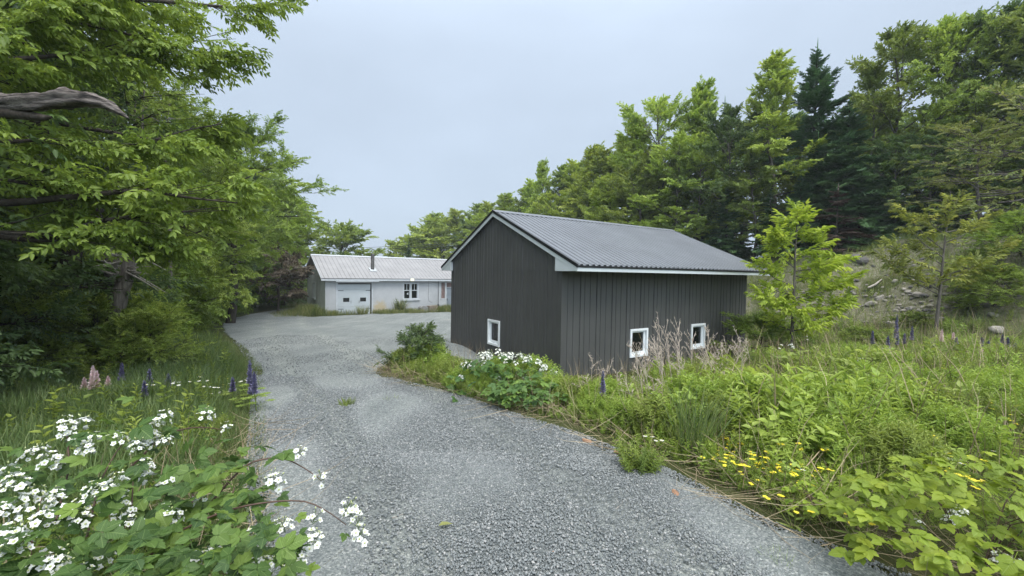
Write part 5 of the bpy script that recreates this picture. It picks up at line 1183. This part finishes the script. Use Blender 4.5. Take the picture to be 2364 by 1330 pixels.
for i, pts in enumerate((((1560, 1080, 4.15), (1480, 1030, 4.3), (1395, 962, 4.6)), ((1535, 1068, 4.2), (1440, 1042, 4.3), (1340, 1022, 4.6)), ((1545, 1100, 4.0), (1450, 1065, 4.2), (1410, 1066, 4.3)), ((1552, 1030, 4.5), (1520, 985, 4.7), (1480, 935, 5.0)), ((1880, 1150, 3.2), (1740, 1080, 3.6), (1620, 1000, 4.0)), ((1760, 1060, 4.1), (1700, 985, 4.4), (1690, 985, 4.4)),
                          ((1790, 1000, 4.4), (1810, 965, 4.6), (1820, 905, 5.0)), ((1900, 1110, 3.4), (1870, 1060, 3.6), (1880, 1040, 3.8)), ((1850, 1090, 3.5), (1920, 1010, 3.8), (1960, 960, 4.1)), ((2230, 960, 5), (2180, 890, 5.3), (2120, 820, 5.8)), ((2250, 930, 5), (2210, 850, 5.5), (2160, 800, 6)), ((2160, 930, 5), (2110, 860, 5.4), (2060, 810, 5.8)), ((1780, 960, 4.8), (1800, 930, 4.9), (1850, 890, 5.1)))):
    stemline('bent_straw', pts, .006, M['straw'], 'long pale dry stem leaning across the weeds at the meadow edge', 'dry stem', 'pale dry stems at the meadow edge', 3)

# ------------------------------------------------------------------ brambles
def leaflet(n=8, wid=.36):
    V, Qd, U = [], [], []
    for i in range(n + 1):
        t = i / n; w_ = wid * math.sin(math.pi * min(1, t ** .75)) ** .85 * (1 + (.1 if i % 2 else -.08)) if 0 < i < n else 0.004
        zc = -.12 * t * t - .02; ze = zc + .07 * math.sin(math.pi * t) + (.02 if i % 2 else -.02)
        V += [(-w_, t + .02 * (i % 2), ze), (0, t, zc), (w_, t + .02 * (i % 2), ze)]; U += [(0.5 - w_ * 1.3, t), (.5, t), (.5 + w_ * 1.3, t)]
    for i in range(n):
        a = 3 * i; Qd += [(a, a + 1, a + 4, a + 3), (a + 1, a + 2, a + 5, a + 4)]
    return np.array(V), np.array(Qd), np.full(len(V), .5), np.array(U)
LFT = leaflet()
def compound(seed, k_):
    r = np.random.default_rng(seed); G = NP(); base = np.array([0, .45, 0.]); P, D, S = [], [], []
    if k_ == 3: spec = ((0, .1, .62), (62, 0, .5), (-62, 0, .5))
    else: spec = ((0, .1, .6), (48, .03, .52), (-48, .03, .52), (108, 0, .42), (-108, 0, .42))
    for a, off, s_ in spec:
        a = R_(a + r.normal(0, 6)); P.append(base + np.array([math.sin(a), math.cos(a), 0]) * off); D.append((math.sin(a), math.cos(a), r.normal(-.12, .1))); S.append(s_ * r.uniform(.9, 1.1))
    G.scatter(LFT, P, D, S, tint=r.uniform(.35, .65, len(P)), roll=.12, jit=0, rg=r); G.tube([(0, 0, -.05), (0, .25, .02), base + (0, .1, 0)], [.014, .011, .006], 4, .2)
    return G.template()
CMP = [compound(1, 3), compound(2, 5), compound(3, 3), compound(4, 5)]
def blossom_mesh(seed, n, r_, fl):
    r = np.random.default_rng(seed); F_, Y_, S_ = NP(), NP(), NP()
    for i in range(n):
        t = i / n; a = i * 2.4; rad = r_ * (.35 + .65 * math.sqrt(1 - t)) * r.uniform(.6, 1.05); c = np.array([math.cos(a) * rad, math.sin(a) * rad, r_ * 1.6 * t + r.normal(0, .1 * r_)])
        up = norm((c[0] * 1.2, c[1] * 1.2, r_ * .9 + abs(c[2]) * .3)) ; S_.tube([(0, 0, c[2] * .5 - r_ * .4), c], [.0014, .001], 3, .4)
        if t < .78: flower(F_, c, up, fl * r.uniform(.85, 1.15), 5, .44, r.uniform(.05, .6), r, (.35, 1)); Y_.tube([c, c + up * fl * .3, c + up * fl * .32], [fl * .2, fl * .26, 0], 6, r.uniform(.2, 1))
        else: Y_.tube([c, c + up * fl * .25, c + up * fl * .55], [fl * .12, fl * .2, 0], 5, r.uniform(.3, 1))
    return multi('blossom_cluster', [(F_, M['petal']), (Y_, M['bud']), (S_, M['stem'])])
BLO = [blossom_mesh(s, n_, .036, .0155) for s, n_ in ((1, 11), (2, 14), (3, 9), (4, 13), (5, 7))]
def bramble(name, root, label, canes, blossoms, leafgen, mat='bramble', bl_s=1.0):
    e_ = empty(name, tuple(root), label, 'bramble'); rt = np.array(root)
    for pts in canes:
        P = np.array([at(*q) for q in pts]) - rt; u = np.linspace(0, 1, len(P)); uu = np.linspace(0, 1, 16); P2 = np.column_stack([np.interp(uu, u, P[:, c]) for c in range(3)]); P2[1:-1] = (P2[:-2] + P2[1:-1] * 2 + P2[2:]) / 4
        G = NP(); G.tube(P2, np.linspace(.0055, .0018, 16), 6)
        for q in range(26): a = rl.integers(0, 15); d = rl.normal(0, 1, 3); G.tube([P2[a], P2[a] + norm(d) * .009], [.0012, .0003], 3)
        G.build('cane', M['cane'], e_)
    for i, (px, py, d) in enumerate(blossoms):
        o = link('blossom_cluster', BLO[i % 5], None, e_); p = at(px, py, d) - rt; o.location = tuple(p); s_ = bl_s * rl.uniform(.8, 1.2); o.scale = (s_, s_, s_); o.rotation_euler = (rl.normal(.25, .35), rl.normal(0, .35), rl.uniform(0, 6))
    G = NP(); P, D, S = leafgen; P = np.array(P) - rt; pk = rl.integers(0, 4, len(P)); D = np.array(D); S = np.array(S)
    for q in range(4): G.scatter(CMP[q], P[pk == q], D[pk == q], S[pk == q], tint=np.clip(rl.normal(.45, .3, (pk == q).sum()), 0, 1), up=(0, -.25, 1), roll=.4, jit=.12)
    G.build('leaves', M[mat], e_, uv=True)
def leafcloud(n, px0, px1, top, py1, dn, df, s0, s1, lift=0):
    """leaves filling the bush between its outline and the ground; deeper rows higher in the picture"""
    P, D, S = [], [], []
    while len(P) < n:
        px = rl.uniform(px0, px1); t = np.interp(px, *top); py = t + (py1 - t) * rl.random() ** .85
        f = (py - 960) / (1400 - 960); d = df + (dn - df) * f + rl.normal(0, .13); p = at(px, py, d); p[2] = max(p[2], g1(p[0], p[1]) + .06)
        P.append(p); a = rl.uniform(0, 6.28); D.append((math.cos(a), math.sin(a) - .25, rl.normal(.05, .25))); S.append(rl.uniform(s0, s1))
    return P, D, S
b0 = ground_at(250, 1329); b0 = np.array([-1.75, 1.75, g1(-1.75, 1.75)])
canes = [((282, 1360, 1.75), (381, 1237, 1.72), (525, 1176, 1.75), (624, 1157, 1.8), (704, 1155, 1.85), (754, 1178, 1.85), (799, 1212, 1.83)), ((470, 1180, 1.9), (563, 1072, 2.0), (624, 1056, 2.05), (670, 1062, 2.08), (716, 1089, 2.08), (742, 1110, 2.05)), ((200, 1240, 1.9), (228, 1119, 2.0), (251, 1074, 2.05), (266, 1047, 2.1), (305, 994, 2.15)),
         ((297, 1330, 1.7), (300, 1220, 1.75), (305, 1157, 1.8), (307, 1112, 1.82)), ((300, 1080, 2.2), (381, 1001, 2.3), (445, 986, 2.35), (490, 988, 2.35), (520, 994, 2.3)), ((60, 1380, 1.5), (69, 1287, 1.52), (78, 1211, 1.6), (100, 1140, 1.75)), ((440, 1260, 1.8), (442, 1195, 1.85), (445, 1127, 1.95), (462, 1080, 2.0)), ((640, 1300, 1.7), (660, 1270, 1.72), (700, 1260, 1.72)), ((529, 1170, 1.8), (535, 1150, 1.82), (541, 1125, 1.85)), ((130, 1200, 1.9), (160, 1080, 2.1), (155, 1000, 2.2), (150, 975, 2.2))]
blo = [(150, 978, 2.2), (188, 984, 2.2), (165, 1015, 2.15), (180, 1030, 2.1), (262, 1012, 2.15), (277, 1022, 2.1), (318, 1038, 2.1), (345, 1022, 2.15), (352, 1012, 2.2), (365, 1028, 2.15), (62, 1058, 2.1), (85, 1052, 2.1), (128, 1068, 2.0), (200, 1042, 2.05), (210, 1048, 2.05), (8, 1140, 1.75), (45, 1162, 1.7), (60, 1188, 1.65), (130, 1155, 1.75), (140, 1165, 1.75), (215, 1138, 1.8), (240, 1138, 1.8), (150, 1200, 1.7), (185, 1205, 1.7), (110, 1218, 1.65), (75, 1150, 1.75), (340, 1082, 2.0), (346, 1106, 1.95), (382, 1128, 1.9), (300, 1198, 1.75), (285, 1185, 1.75), (378, 1182, 1.8), (395, 1202, 1.75), (375, 1210, 1.75), (524, 993, 2.3), (470, 966, 2.35), (623, 1112, 1.85), (632, 1122, 1.85), (688, 1052, 2.07), (744, 1106, 2.05), (797, 1178, 1.84), (815, 1190, 1.84), (826, 1212, 1.82), (830, 1242, 1.8), (724, 1202, 1.78), (640, 1225, 1.75), (655, 1220, 1.75), (713, 1252, 1.72), (735, 1248, 1.72), (578, 1258, 1.7), (590, 1245, 1.7), (478, 1288, 1.6), (510, 1312, 1.58), (440, 1302, 1.58), (535, 1298, 1.6), (570, 1318, 1.58), (668, 1322, 1.62), (30, 1272, 1.5), (15, 1245, 1.52), (40, 1255, 1.52), (108, 1300, 1.5), (90, 1310, 1.5), (235, 1298, 1.55), (690, 1305, 1.65), (270, 1190, 1.75), (465, 1158, 1.85), (360, 985, 2.2), (20, 1100, 1.9), (0, 1190, 1.6), (250, 1165, 1.8), (190, 1175, 1.75), (610, 1310, 1.6), (130, 1320, 1.48)]
blo += [(px + rl.normal(0, 24), py + rl.normal(0, 16), d - .04) for px, py, d in blo[::3] if px < 400]
TOPL = ([-80, 0, 130, 200, 300, 400, 480, 560, 660, 720, 770], [1060, 1060, 1000, 1010, 975, 985, 1010, 1040, 1080, 1200, 1320])
P, D, S = leafcloud(400, -80, 640, TOPL, 1420, 1.35, 2.25, .055, .11)
P2, D2, S2 = leafcloud(90, 380, 700, ([380, 480, 560, 660, 720], [1100, 1130, 1150, 1190, 1260]), 1420, 1.45, 2.1, .055, .1)
HL = [(300, 980, 2.15, .2), (340, 975, 2.2, .17), (255, 975, 2.2, .15), (240, 990, 2.2, .16), (330, 920, 2.4, .14), (350, 995, 2.2, .15), (390, 990, 2.25, .14), (440, 945, 2.4, .13), (480, 965, 2.4, .13), (500, 1090, 1.95, .2), (470, 1070, 2.0, .18), (560, 1015, 2.1, .14), (575, 1030, 2.1, .13), (640, 1040, 2.07, .14), (660, 1045, 2.07, .12), (540, 1110, 1.9, .2), (560, 1120, 1.88, .16), (600, 1085, 2.0, .13), (500, 1230, 1.72, .24), (440, 1215, 1.75, .22), (410, 1140, 1.9, .2), (350, 1130, 1.9, .18), (300, 1140, 1.88, .15), (60, 1075, 2.0, .22), (20, 1080, 1.95, .2), (90, 1070, 2.0, .15), (270, 1060, 2.0, .17), (310, 1080, 2.0, .15), (660, 1275, 1.7, .2), (640, 1250, 1.75, .17), (480, 1180, 1.85, .17), (150, 1260, 1.6, .2), (190, 1245, 1.62, .18), (230, 1260, 1.6, .18), (120, 1290, 1.55, .18), (310, 1300, 1.6, .2), (350, 1290, 1.6, .18), (60, 1330, 1.45, .2), (790, 1195, 1.85, .07), (795, 1225, 1.83, .07), (680, 1190, 1.82, .07)]
for px, py, d, s_ in HL: P.append(at(px, py, d)); a = rl.uniform(0, 6.28); D.append((math.cos(a), math.sin(a) - .3, rl.normal(-.05, .15))); S.append(s_ * .8)
bramble('bramble_bush', b0, 'white flowering bramble with arching canes in the lower left foreground', canes, blo, (P + P2, D + D2, S + S2))
# second bramble in front of the shed gable
b1 = at(1180, 880, 7.3); b1[2] = g1(b1[0], b1[1]); bl2 = []
for q in range(58):
    t = rl.random(); px = 1062 + 225 * t; top = np.interp(px, [1062, 1100, 1150, 1210, 1250, 1290], [850, 815, 808, 822, 835, 868]); bl2.append((px, top + abs(rl.normal(0, 16)) + 2, 7.1 + rl.normal(0, .2)))
bl2 += [(1055, 858, 7.6), (1080, 890, 7.0), (1100, 900, 6.9), (1120, 895, 6.8), (1150, 880, 6.8), (1215, 875, 6.8), (1060, 875, 7.2), (1012, 822, 9.0), (1025, 815, 9.0), (1008, 815, 9)]
P, D, S = [], [], []
for q in range(420):
    px = rl.uniform(1050, 1300); top = np.interp(px, [1050, 1100, 1150, 1210, 1250, 1300], [860, 815, 812, 830, 845, 885]); p = at(px, top + 8 + rl.random() ** .8 * 90, 7.05 + rl.normal(0, .25)); p[2] = max(p[2], g1(p[0], p[1]) + .05)
    P.append(p); a = rl.uniform(0, 6.28); D.append((math.cos(a), math.sin(a) - .3, rl.normal(0, .25))); S.append(rl.uniform(.1, .2))
bramble('bramble_bush', b1, 'white blossoming bramble mound below the window in the shed gable', [((1150, 900, 7.1), (1130, 850, 7.1), (1120, 818, 7.1)), ((1190, 905, 7.0), (1240, 850, 7.0), (1285, 862, 6.95)), ((1170, 905, 7.0), (1190, 850, 7.1), (1200, 812, 7.1)), ((1090, 900, 7.2), (1060, 855, 7.4), (1030, 822, 8.0))], bl2, (P, D, S), bl_s=1.5)
# thimbleberry leaves at the gravel edge, raspberry in the lower right corner
def berry(label, cen, n, sx_, sy_, hz, s0, s1, mat, blos, name='raspberry_bush'):
    c = np.array(cen); c[2] = g1(c[0], c[1]); P, D, S = [], [], []
    for q in range(n):
        a = rl.uniform(0, 6.28); r_ = math.sqrt(rl.random()); x_, y_ = c[0] + math.cos(a) * r_ * sx_, c[1] + math.sin(a) * r_ * sy_; z = g1(x_, y_) + hz * (1 - .55 * r_ ** 2) * (1 - .65 * rl.random() ** 1.7) + .04
        P.append((x_, y_, z)); b = a + rl.normal(0, .9); D.append((math.cos(b), math.sin(b) - .2, rl.normal(-.1, .2))); S.append(rl.uniform(s0, s1))
    e_ = empty(name, tuple(c), label, 'berry bush')
    for q in range(9):
        a = rl.uniform(0, 6.28); G = NP(); G.tube([(0, 0, 0), (math.cos(a) * sx_ * .3, math.sin(a) * sy_ * .3, hz * .6), (math.cos(a) * sx_ * .6, math.sin(a) * sy_ * .6, hz * .8)], [.0035, .003, .0015], 5); G.build('cane', M['cane'], e_)
    for q, (px, py, d, s_) in enumerate(blos): o = link('blossom_cluster', BLO[q % 5], None, e_); o.location = tuple(at(px, py, d) - c); o.scale = (s_,) * 3
    G = NP(); P = np.array(P) - c; D = np.array(D); S = np.array(S); pk = rl.integers(0, 4, n)
    for q in range(4): G.scatter(CMP[q], P[pk == q], D[pk == q], S[pk == q], tint=np.clip(rl.normal(.5, .22, (pk == q).sum()), 0, 1), up=(0, -.25, 1), roll=.3, jit=.12)
    G.build('leaves', M[mat], e_, uv=True)
berry('big leaved bramble with pale lobed leaves at the gravel edge below the gable', at(1215, 930, 6.1), 150, .55, .35, .38, .1, .18, 'bramble', [], 'bramble_bush')
berry('yellow green raspberry bush with broad veined leaves in the lower right corner', (2.72, 2.35, 0), 360, .72, .55, .7, .075, .13, 'raspberry', [(2205, 1200, 2.35, 1.0), (2215, 1190, 2.4, 1.0), (2120, 1215, 2.5, .8), (2310, 1300, 2.2, 1.1), (2345, 1310, 2.15, 1.0), (2190, 1205, 2.4, .8)])
berry('leafy raspberry plant at the gravel edge, left of the yellow green bush', (2.3, 3.0, 0), 40, .3, .22, .26, .06, .11, 'raspberry', [])
berry('raspberry thicket with white blossom on the rising meadow before the sparse sapling', at(1990, 850, 7.4), 260, 1.3, .7, .5, .08, .14, 'raspberry', [(1830, 805, 8.2, 1.2), (1990, 832, 7.4, 1.4), (2000, 838, 7.4, 1.4), (1985, 835, 7.4, 1.2), (2060, 880, 6.6, 1.3), (2075, 885, 6.6, 1.3), (1825, 800, 8.2, 1.2)])
# ------------------------------------------------------------------ saplings right of the shed
def whip_tree(name, root_px, top_px, label, mat, limbs, sprays, ss, dens, dbase):
    r0 = at(*root_px); r0[2] = g1(r0[0], r0[1]); e_ = empty(name, tuple(r0), label, 'sapling'); tp = at(*top_px) - r0; W = NP(); L_ = NP(); P, D, S = [], [], []
    tr = [np.array([0, 0, -.1]), tp * (.2, .2, .33) + (.03, 0, 0), tp * (.6, .6, .66), tp]; u = np.linspace(0, 1, 14); TR = np.column_stack([np.interp(u, (0, .33, .66, 1), [q[c] for q in tr]) for c in range(3)]); W.tube(TR, np.linspace(.045, .006, 14), 7)
    def leaves(A, B, n, s0):
        for q in range(n):
            f = rl.random() ** .8; p = A + (B - A) * f; d0 = norm(B - A); a = rl.uniform(0, 6.28); P.append(p + rl.normal(0, .03, 3)); D.append(d0 * .7 + np.array([math.cos(a), math.sin(a), 0]) * .7 + (0, 0, rl.normal(.3, .4))); S.append(s0 * rl.uniform(.7, 1.2))
    for f, px, py, dd in limbs:
        A = np.array([np.interp(f, u, TR[:, c]) for c in range(3)]); B = at(px, py, dbase + dd) - r0; m_ = (A + B) / 2 - (0, 0, .06 * np.linalg.norm(B - A)); W.tube([A, m_, B], [.016, .01, .003], 5)
        n = int(dens * np.linalg.norm(B - A)) + 3; leaves(A, m_, n // 3, ss); leaves(m_, B, n, ss)
    leaves(TR[9], TR[13], int(dens * 1.4), ss)
    W.build('trunk', M['bark_grey'], e_, True); P, D, S = map(np.array, (P, D, S)); pk = rl.integers(0, len(sprays), len(P))
    for q, sp_ in enumerate(sprays): L_.scatter(sp_, P[pk == q], D[pk == q], S[pk == q], roll=.3, jit=.25)
    L_.build('crown', M[mat], e_)
whip_tree('sapling', (1825, 795, 9.6), (1842, 478, 9.6), 'bright lime green sapling standing against the right end of the shed', 'sapling',
          [(.2, 1770, 735, .3), (.25, 1930, 720, .2), (.3, 1760, 690, -.3), (.3, 1960, 690, .3), (.35, 1900, 660, -.3), (.4, 1965, 640, .2), (.42, 1770, 660, .3), (.48, 1745, 612, .0), (.5, 1920, 612, -.2), (.55, 1885, 640, .4), (.58, 1930, 600, .3), (.6, 1768, 555, .1), (.65, 1790, 545, -.2), (.68, 1912, 560, .0), (.74, 1800, 530, .1), (.76, 1875, 540, .1), (.82, 1815, 515, 0), (.84, 1868, 505, 0), (.3, 1850, 720, -.5), (.36, 1800, 710, -.4), (.2, 1880, 750, -.3)], SPD, .3, 14, 9.6)
whip_tree('sapling', (2160, 745, 11.2), (2195, 440, 11.2), 'sparse sapling with drooping dull green sprays on upswept limbs before the stony bank', 'sapling_dull',
          [(.3, 2060, 612, .2), (.33, 2015, 575, .3), (.38, 2270, 600, -.3), (.42, 2330, 565, .0), (.45, 2052, 565, -.1), (.5, 2120, 570, .2), (.52, 2310, 620, .2), (.55, 2090, 520, .0), (.6, 2085, 490, .1), (.65, 2260, 520, .0), (.7, 2135, 500, .1), (.72, 2290, 500, .3), (.8, 2175, 470, 0), (.85, 2215, 455, .1), (.4, 2200, 610, -.4), (.34, 2140, 640, .3), (.36, 2250, 650, .2)], SPD, .27, 8, 11.2)
for px, py, d, h, lb in ((1755, 730, 10.5, 1.5, 'dark shrub pressed against the far right corner of the shed'), (2290, 700, 11.5, 1.5, 'rounded green shrub at the right edge below the bank'), (2230, 700, 12.5, 1.1, 'yellowish green low shrub on the bank right of the sparse sapling'), (2120, 700, 12, .9, 'small shrub at the foot of the sparse sapling'), (1990, 760, 10.2, .9, 'dark low shrub between the two saplings at the foot of the bank'), (2350, 640, 12.5, 1.8, 'green shrub at the far right edge halfway up the bank')):
    p = at(px, py, d); place(LOW[2 if 'yellow' in lb else 0], 'shrub', (p[0], p[1], g1(p[0], p[1]) - .1), h * .62, lb, 'shrub', None, wide=1.7, parts=('stem', 'foliage'))
p = at(965, 850, 9.1); place(LOW[1], 'shrub', (p[0], p[1], g1(p[0], p[1]) - .1), .85, 'small dark green shrub at the tip of the weeds left of the shed gable', 'shrub', None, wide=1.3, parts=('stem', 'foliage'))
# tangle of bare branches with yellowish leaves, upper right of the bank
TNG = deciduous(210, 4, .07, .1, 2.0, 26, 7, SP, .26, M['leaf_yellow'], M['bark_grey'], (-10, 50), broad, per=1, gap=.1)
for px, py, d, h, lb in ((2270, 560, 15, 3.7, 'tangle of bare grey branches with yellowing leaves at the top right of the bank'), (2370, 540, 14, 4.2, 'yellowing half bare tree cut by the right edge above the bank')):
    p = at(px, py, d); place(TNG, 'half_bare_tree', (p[0], p[1], g1(p[0], p[1])), h, lb, 'tree', wide=1.1)
DDB = conifer(220, 5, .08, .02, 1.6, M['dead_needle'], M['bark_dark'], step=.5, droop=-.25, gap=.3)
p = at(1930, 560, 17.6); place(DDB, 'dead_spruce', (p[0], p[1], g1(p[0], p[1])), 3.0, 'small dead brown spruce under the wide dark spruce on the bank', 'tree', wide=1.2)
# ------------------------------------------------------------------ rocks, debris, gravel mound
def rock(name, p, s_, mat, label, cat='rock', group=None, sc=(1, .8, .6)):
    import bmesh
    b = bmesh.new(); bmesh.ops.create_icosphere(b, subdivisions=2, radius=.5); o3 = np.random.default_rng(int(abs(p[0] * 991 + p[1] * 77)))
    pl = [(norm(o3.normal(0, 1, 3)), o3.uniform(.3, .46)) for _ in range(9)]
    for v in b.verts:
        c = np.array(v.co)
        for n_, d_ in pl:
            e_ = c @ n_ - d_
            if e_ > 0: c = c - n_ * e_
        v.co = c * np.array(sc) * s_
    me = bpy.data.meshes.new(name); b.to_mesh(me); b.free(); o = link(name, me, mat); o.location = tuple(map(float, p)); o.rotation_euler = (rl.normal(0, .25), rl.normal(0, .25), rl.uniform(0, 6)); return tag(o, label, cat, group)
M['rock'] = plain('pale_stone', (.27, .25, .22), .9, .2, nscale=5, namt=.4, bump=.6, bscale=18)
M['slate'] = plain('dark_slate', (.12, .115, .11), .85, .2, nscale=5, namt=.4, bump=.6, bscale=18)
for px, py, s_, lb in ((2030, 692, .34, 'pale squarish stone in the scree left of the sparse sapling'), (2012, 705, .4, 'flat pale stone lowest in the scree behind the lupins'), (2172, 742, .35, 'pale stone at the foot of the sparse sapling'), (2300, 764, .42, 'rounded pale stone low at the right edge'), (2118, 683, .34, 'pale stone high in the scree close to the sparse sapling trunk'), (1985, 603, .7, 'dark slate ledge near the top of the bank')):
    p = ground_at(px, py); rock('rock', p + (0, 0, s_ * .1), s_, M['slate'] if 'slate' in lb else M['rock'], lb)
for q in range(140):
    px, py = rl.normal(2080, 90), rl.normal(690, 30)
    if q > 95: px, py = rl.uniform(1930, 2364), rl.uniform(585, 740)
    p = ground_at(px, py); bd2 = float(bank_d(p[0], p[1]))
    if bd2 < .8 or bd2 > 8: continue
    s_ = rl.uniform(.08, .26); rock('rock', p + (0, 0, s_ * .08), s_, M['rock'] if rl.random() < .65 else M['slate'], 'small angular stone in the loose scree on the right bank', 'rock', 'loose stones on the right bank')
for px, py, s_, lb in ((1425, 1048, .14, 'orange clay shard at the gravel edge, upper one near the pale stems'), (1562, 1146, .12, 'pale topped clay shard alone on the gravel at right'), (1355, 1022, .16, 'flat buff stone at the gravel edge where the dry stems end'), (1278, 1277, .03, 'tiny orange pebble on the gravel near the bottom edge')):
    p = ground_at(px, py); rock('clay_shard', p + (0, 0, .012), s_, M['clay'] if 'clay' in M else M.setdefault('clay', plain('clay', (.32, .19, .12), .9, .2, nscale=8, namt=.35)), lb, 'shard', None, (1, .6, .3))
p = ground_at(1012, 1228); G = NP(); G.scatter(leaf(.26, .2), [(0, 0, .03)], [(1, .5, .1)], .1, roll=.1); o = G.build('fallen_leaf', M['leaf_yellow']); o.location = tuple(p + (0, 0, .012)); tag(o, 'yellowing fallen leaf on the gravel near the bottom centre', 'leaf')
for pts, r0, lb in ((((795, 1268), (812, 1274), (832, 1282)), .006, 'short pale twig on the gravel right of the bramble'), (((905, 1200), (925, 1192), (940, 1188)), .003, 'thin dry grass stalk on the gravel near bottom centre'), (((1420, 1180), (1432, 1170), (1440, 1158)), .003, 'thin curved dry stalk on the gravel at lower right'), (((395, 840), (430, 838), (480, 835)), .016, 'bleached fallen branch lying on the left verge'), (((575, 955), (600, 957), (618, 956)), .012, 'dark stick at the left edge of the gravel')):
    P = [ground_at(*q) + (0, 0, .012 + (.06 if 'bleached' in lb else 0)) for q in pts]; G = NP(); P = np.array(P); G.tube(P - P[0], [r0, r0 * .8, r0 * .4], 5)
    if 'bleached' in lb: G.tube([(P[1] - P[0]), (P[1] - P[0]) + (.1, .1, .22)], [.012, .004], 4); G.tube([(0, 0, 0), (.25, -.1, .28)], [.012, .004], 4)
    o = G.build('twig', M['dead_wood'] if 'dark' in lb else M['pale_wood']); o.location = tuple(P[0]); tag(o, lb, 'twig')
c = ground_at(2020, 668); G = NP(); G.tube([(-.25, 0, .0), (0, 0, .12), (.3, .1, .3)], [.03, .035, .02], 7); o = G.build('log', M['pale_wood']); o.location = tuple(c + (0, 0, .05)); tag(o, 'pale broken log stub leaning in the scree', 'log')
xs = np.linspace(-1, 1, 25); c = np.array([*sh(-.75, 3.9), 0]); c[2] = g1(c[0], c[1])
V, Q = grid(xs * 1.5, xs * .8, lambda a, d: .36 * np.clip(1 - (a / 1.5) ** 2 - (d / .8) ** 2, 0, 1) ** .8 + .04 * vnoise(a * 9, d * 9) - .04); o = link('gravel_pile', mesh_np('gravel_pile', V, Q, smooth=True), bpy.data.materials['crushed_gravel']); o.location = tuple(c); o.rotation_euler = (0, 0, SA + 1.57); tag(o, 'low heap of dark grey gravel in the weeds against the shed gable', 'gravel pile')

hz_ = MB(); hz_.box(-70, -25, -6, 70, 120, 24); hm, nt, b, o = new_mat('haze_air'); nt.nodes.remove(b)
pv = nt.nodes.new('ShaderNodeVolumePrincipled'); pv.inputs['Color'].default_value = (.86, .93, 1, 1); pv.inputs['Density'].default_value = .0008; nt.links.new(pv.outputs[0], o.inputs['Volume'])
tag(hz_.build('haze', hm), 'thin moist air that pales the far trees', 'haze', kind='stuff')
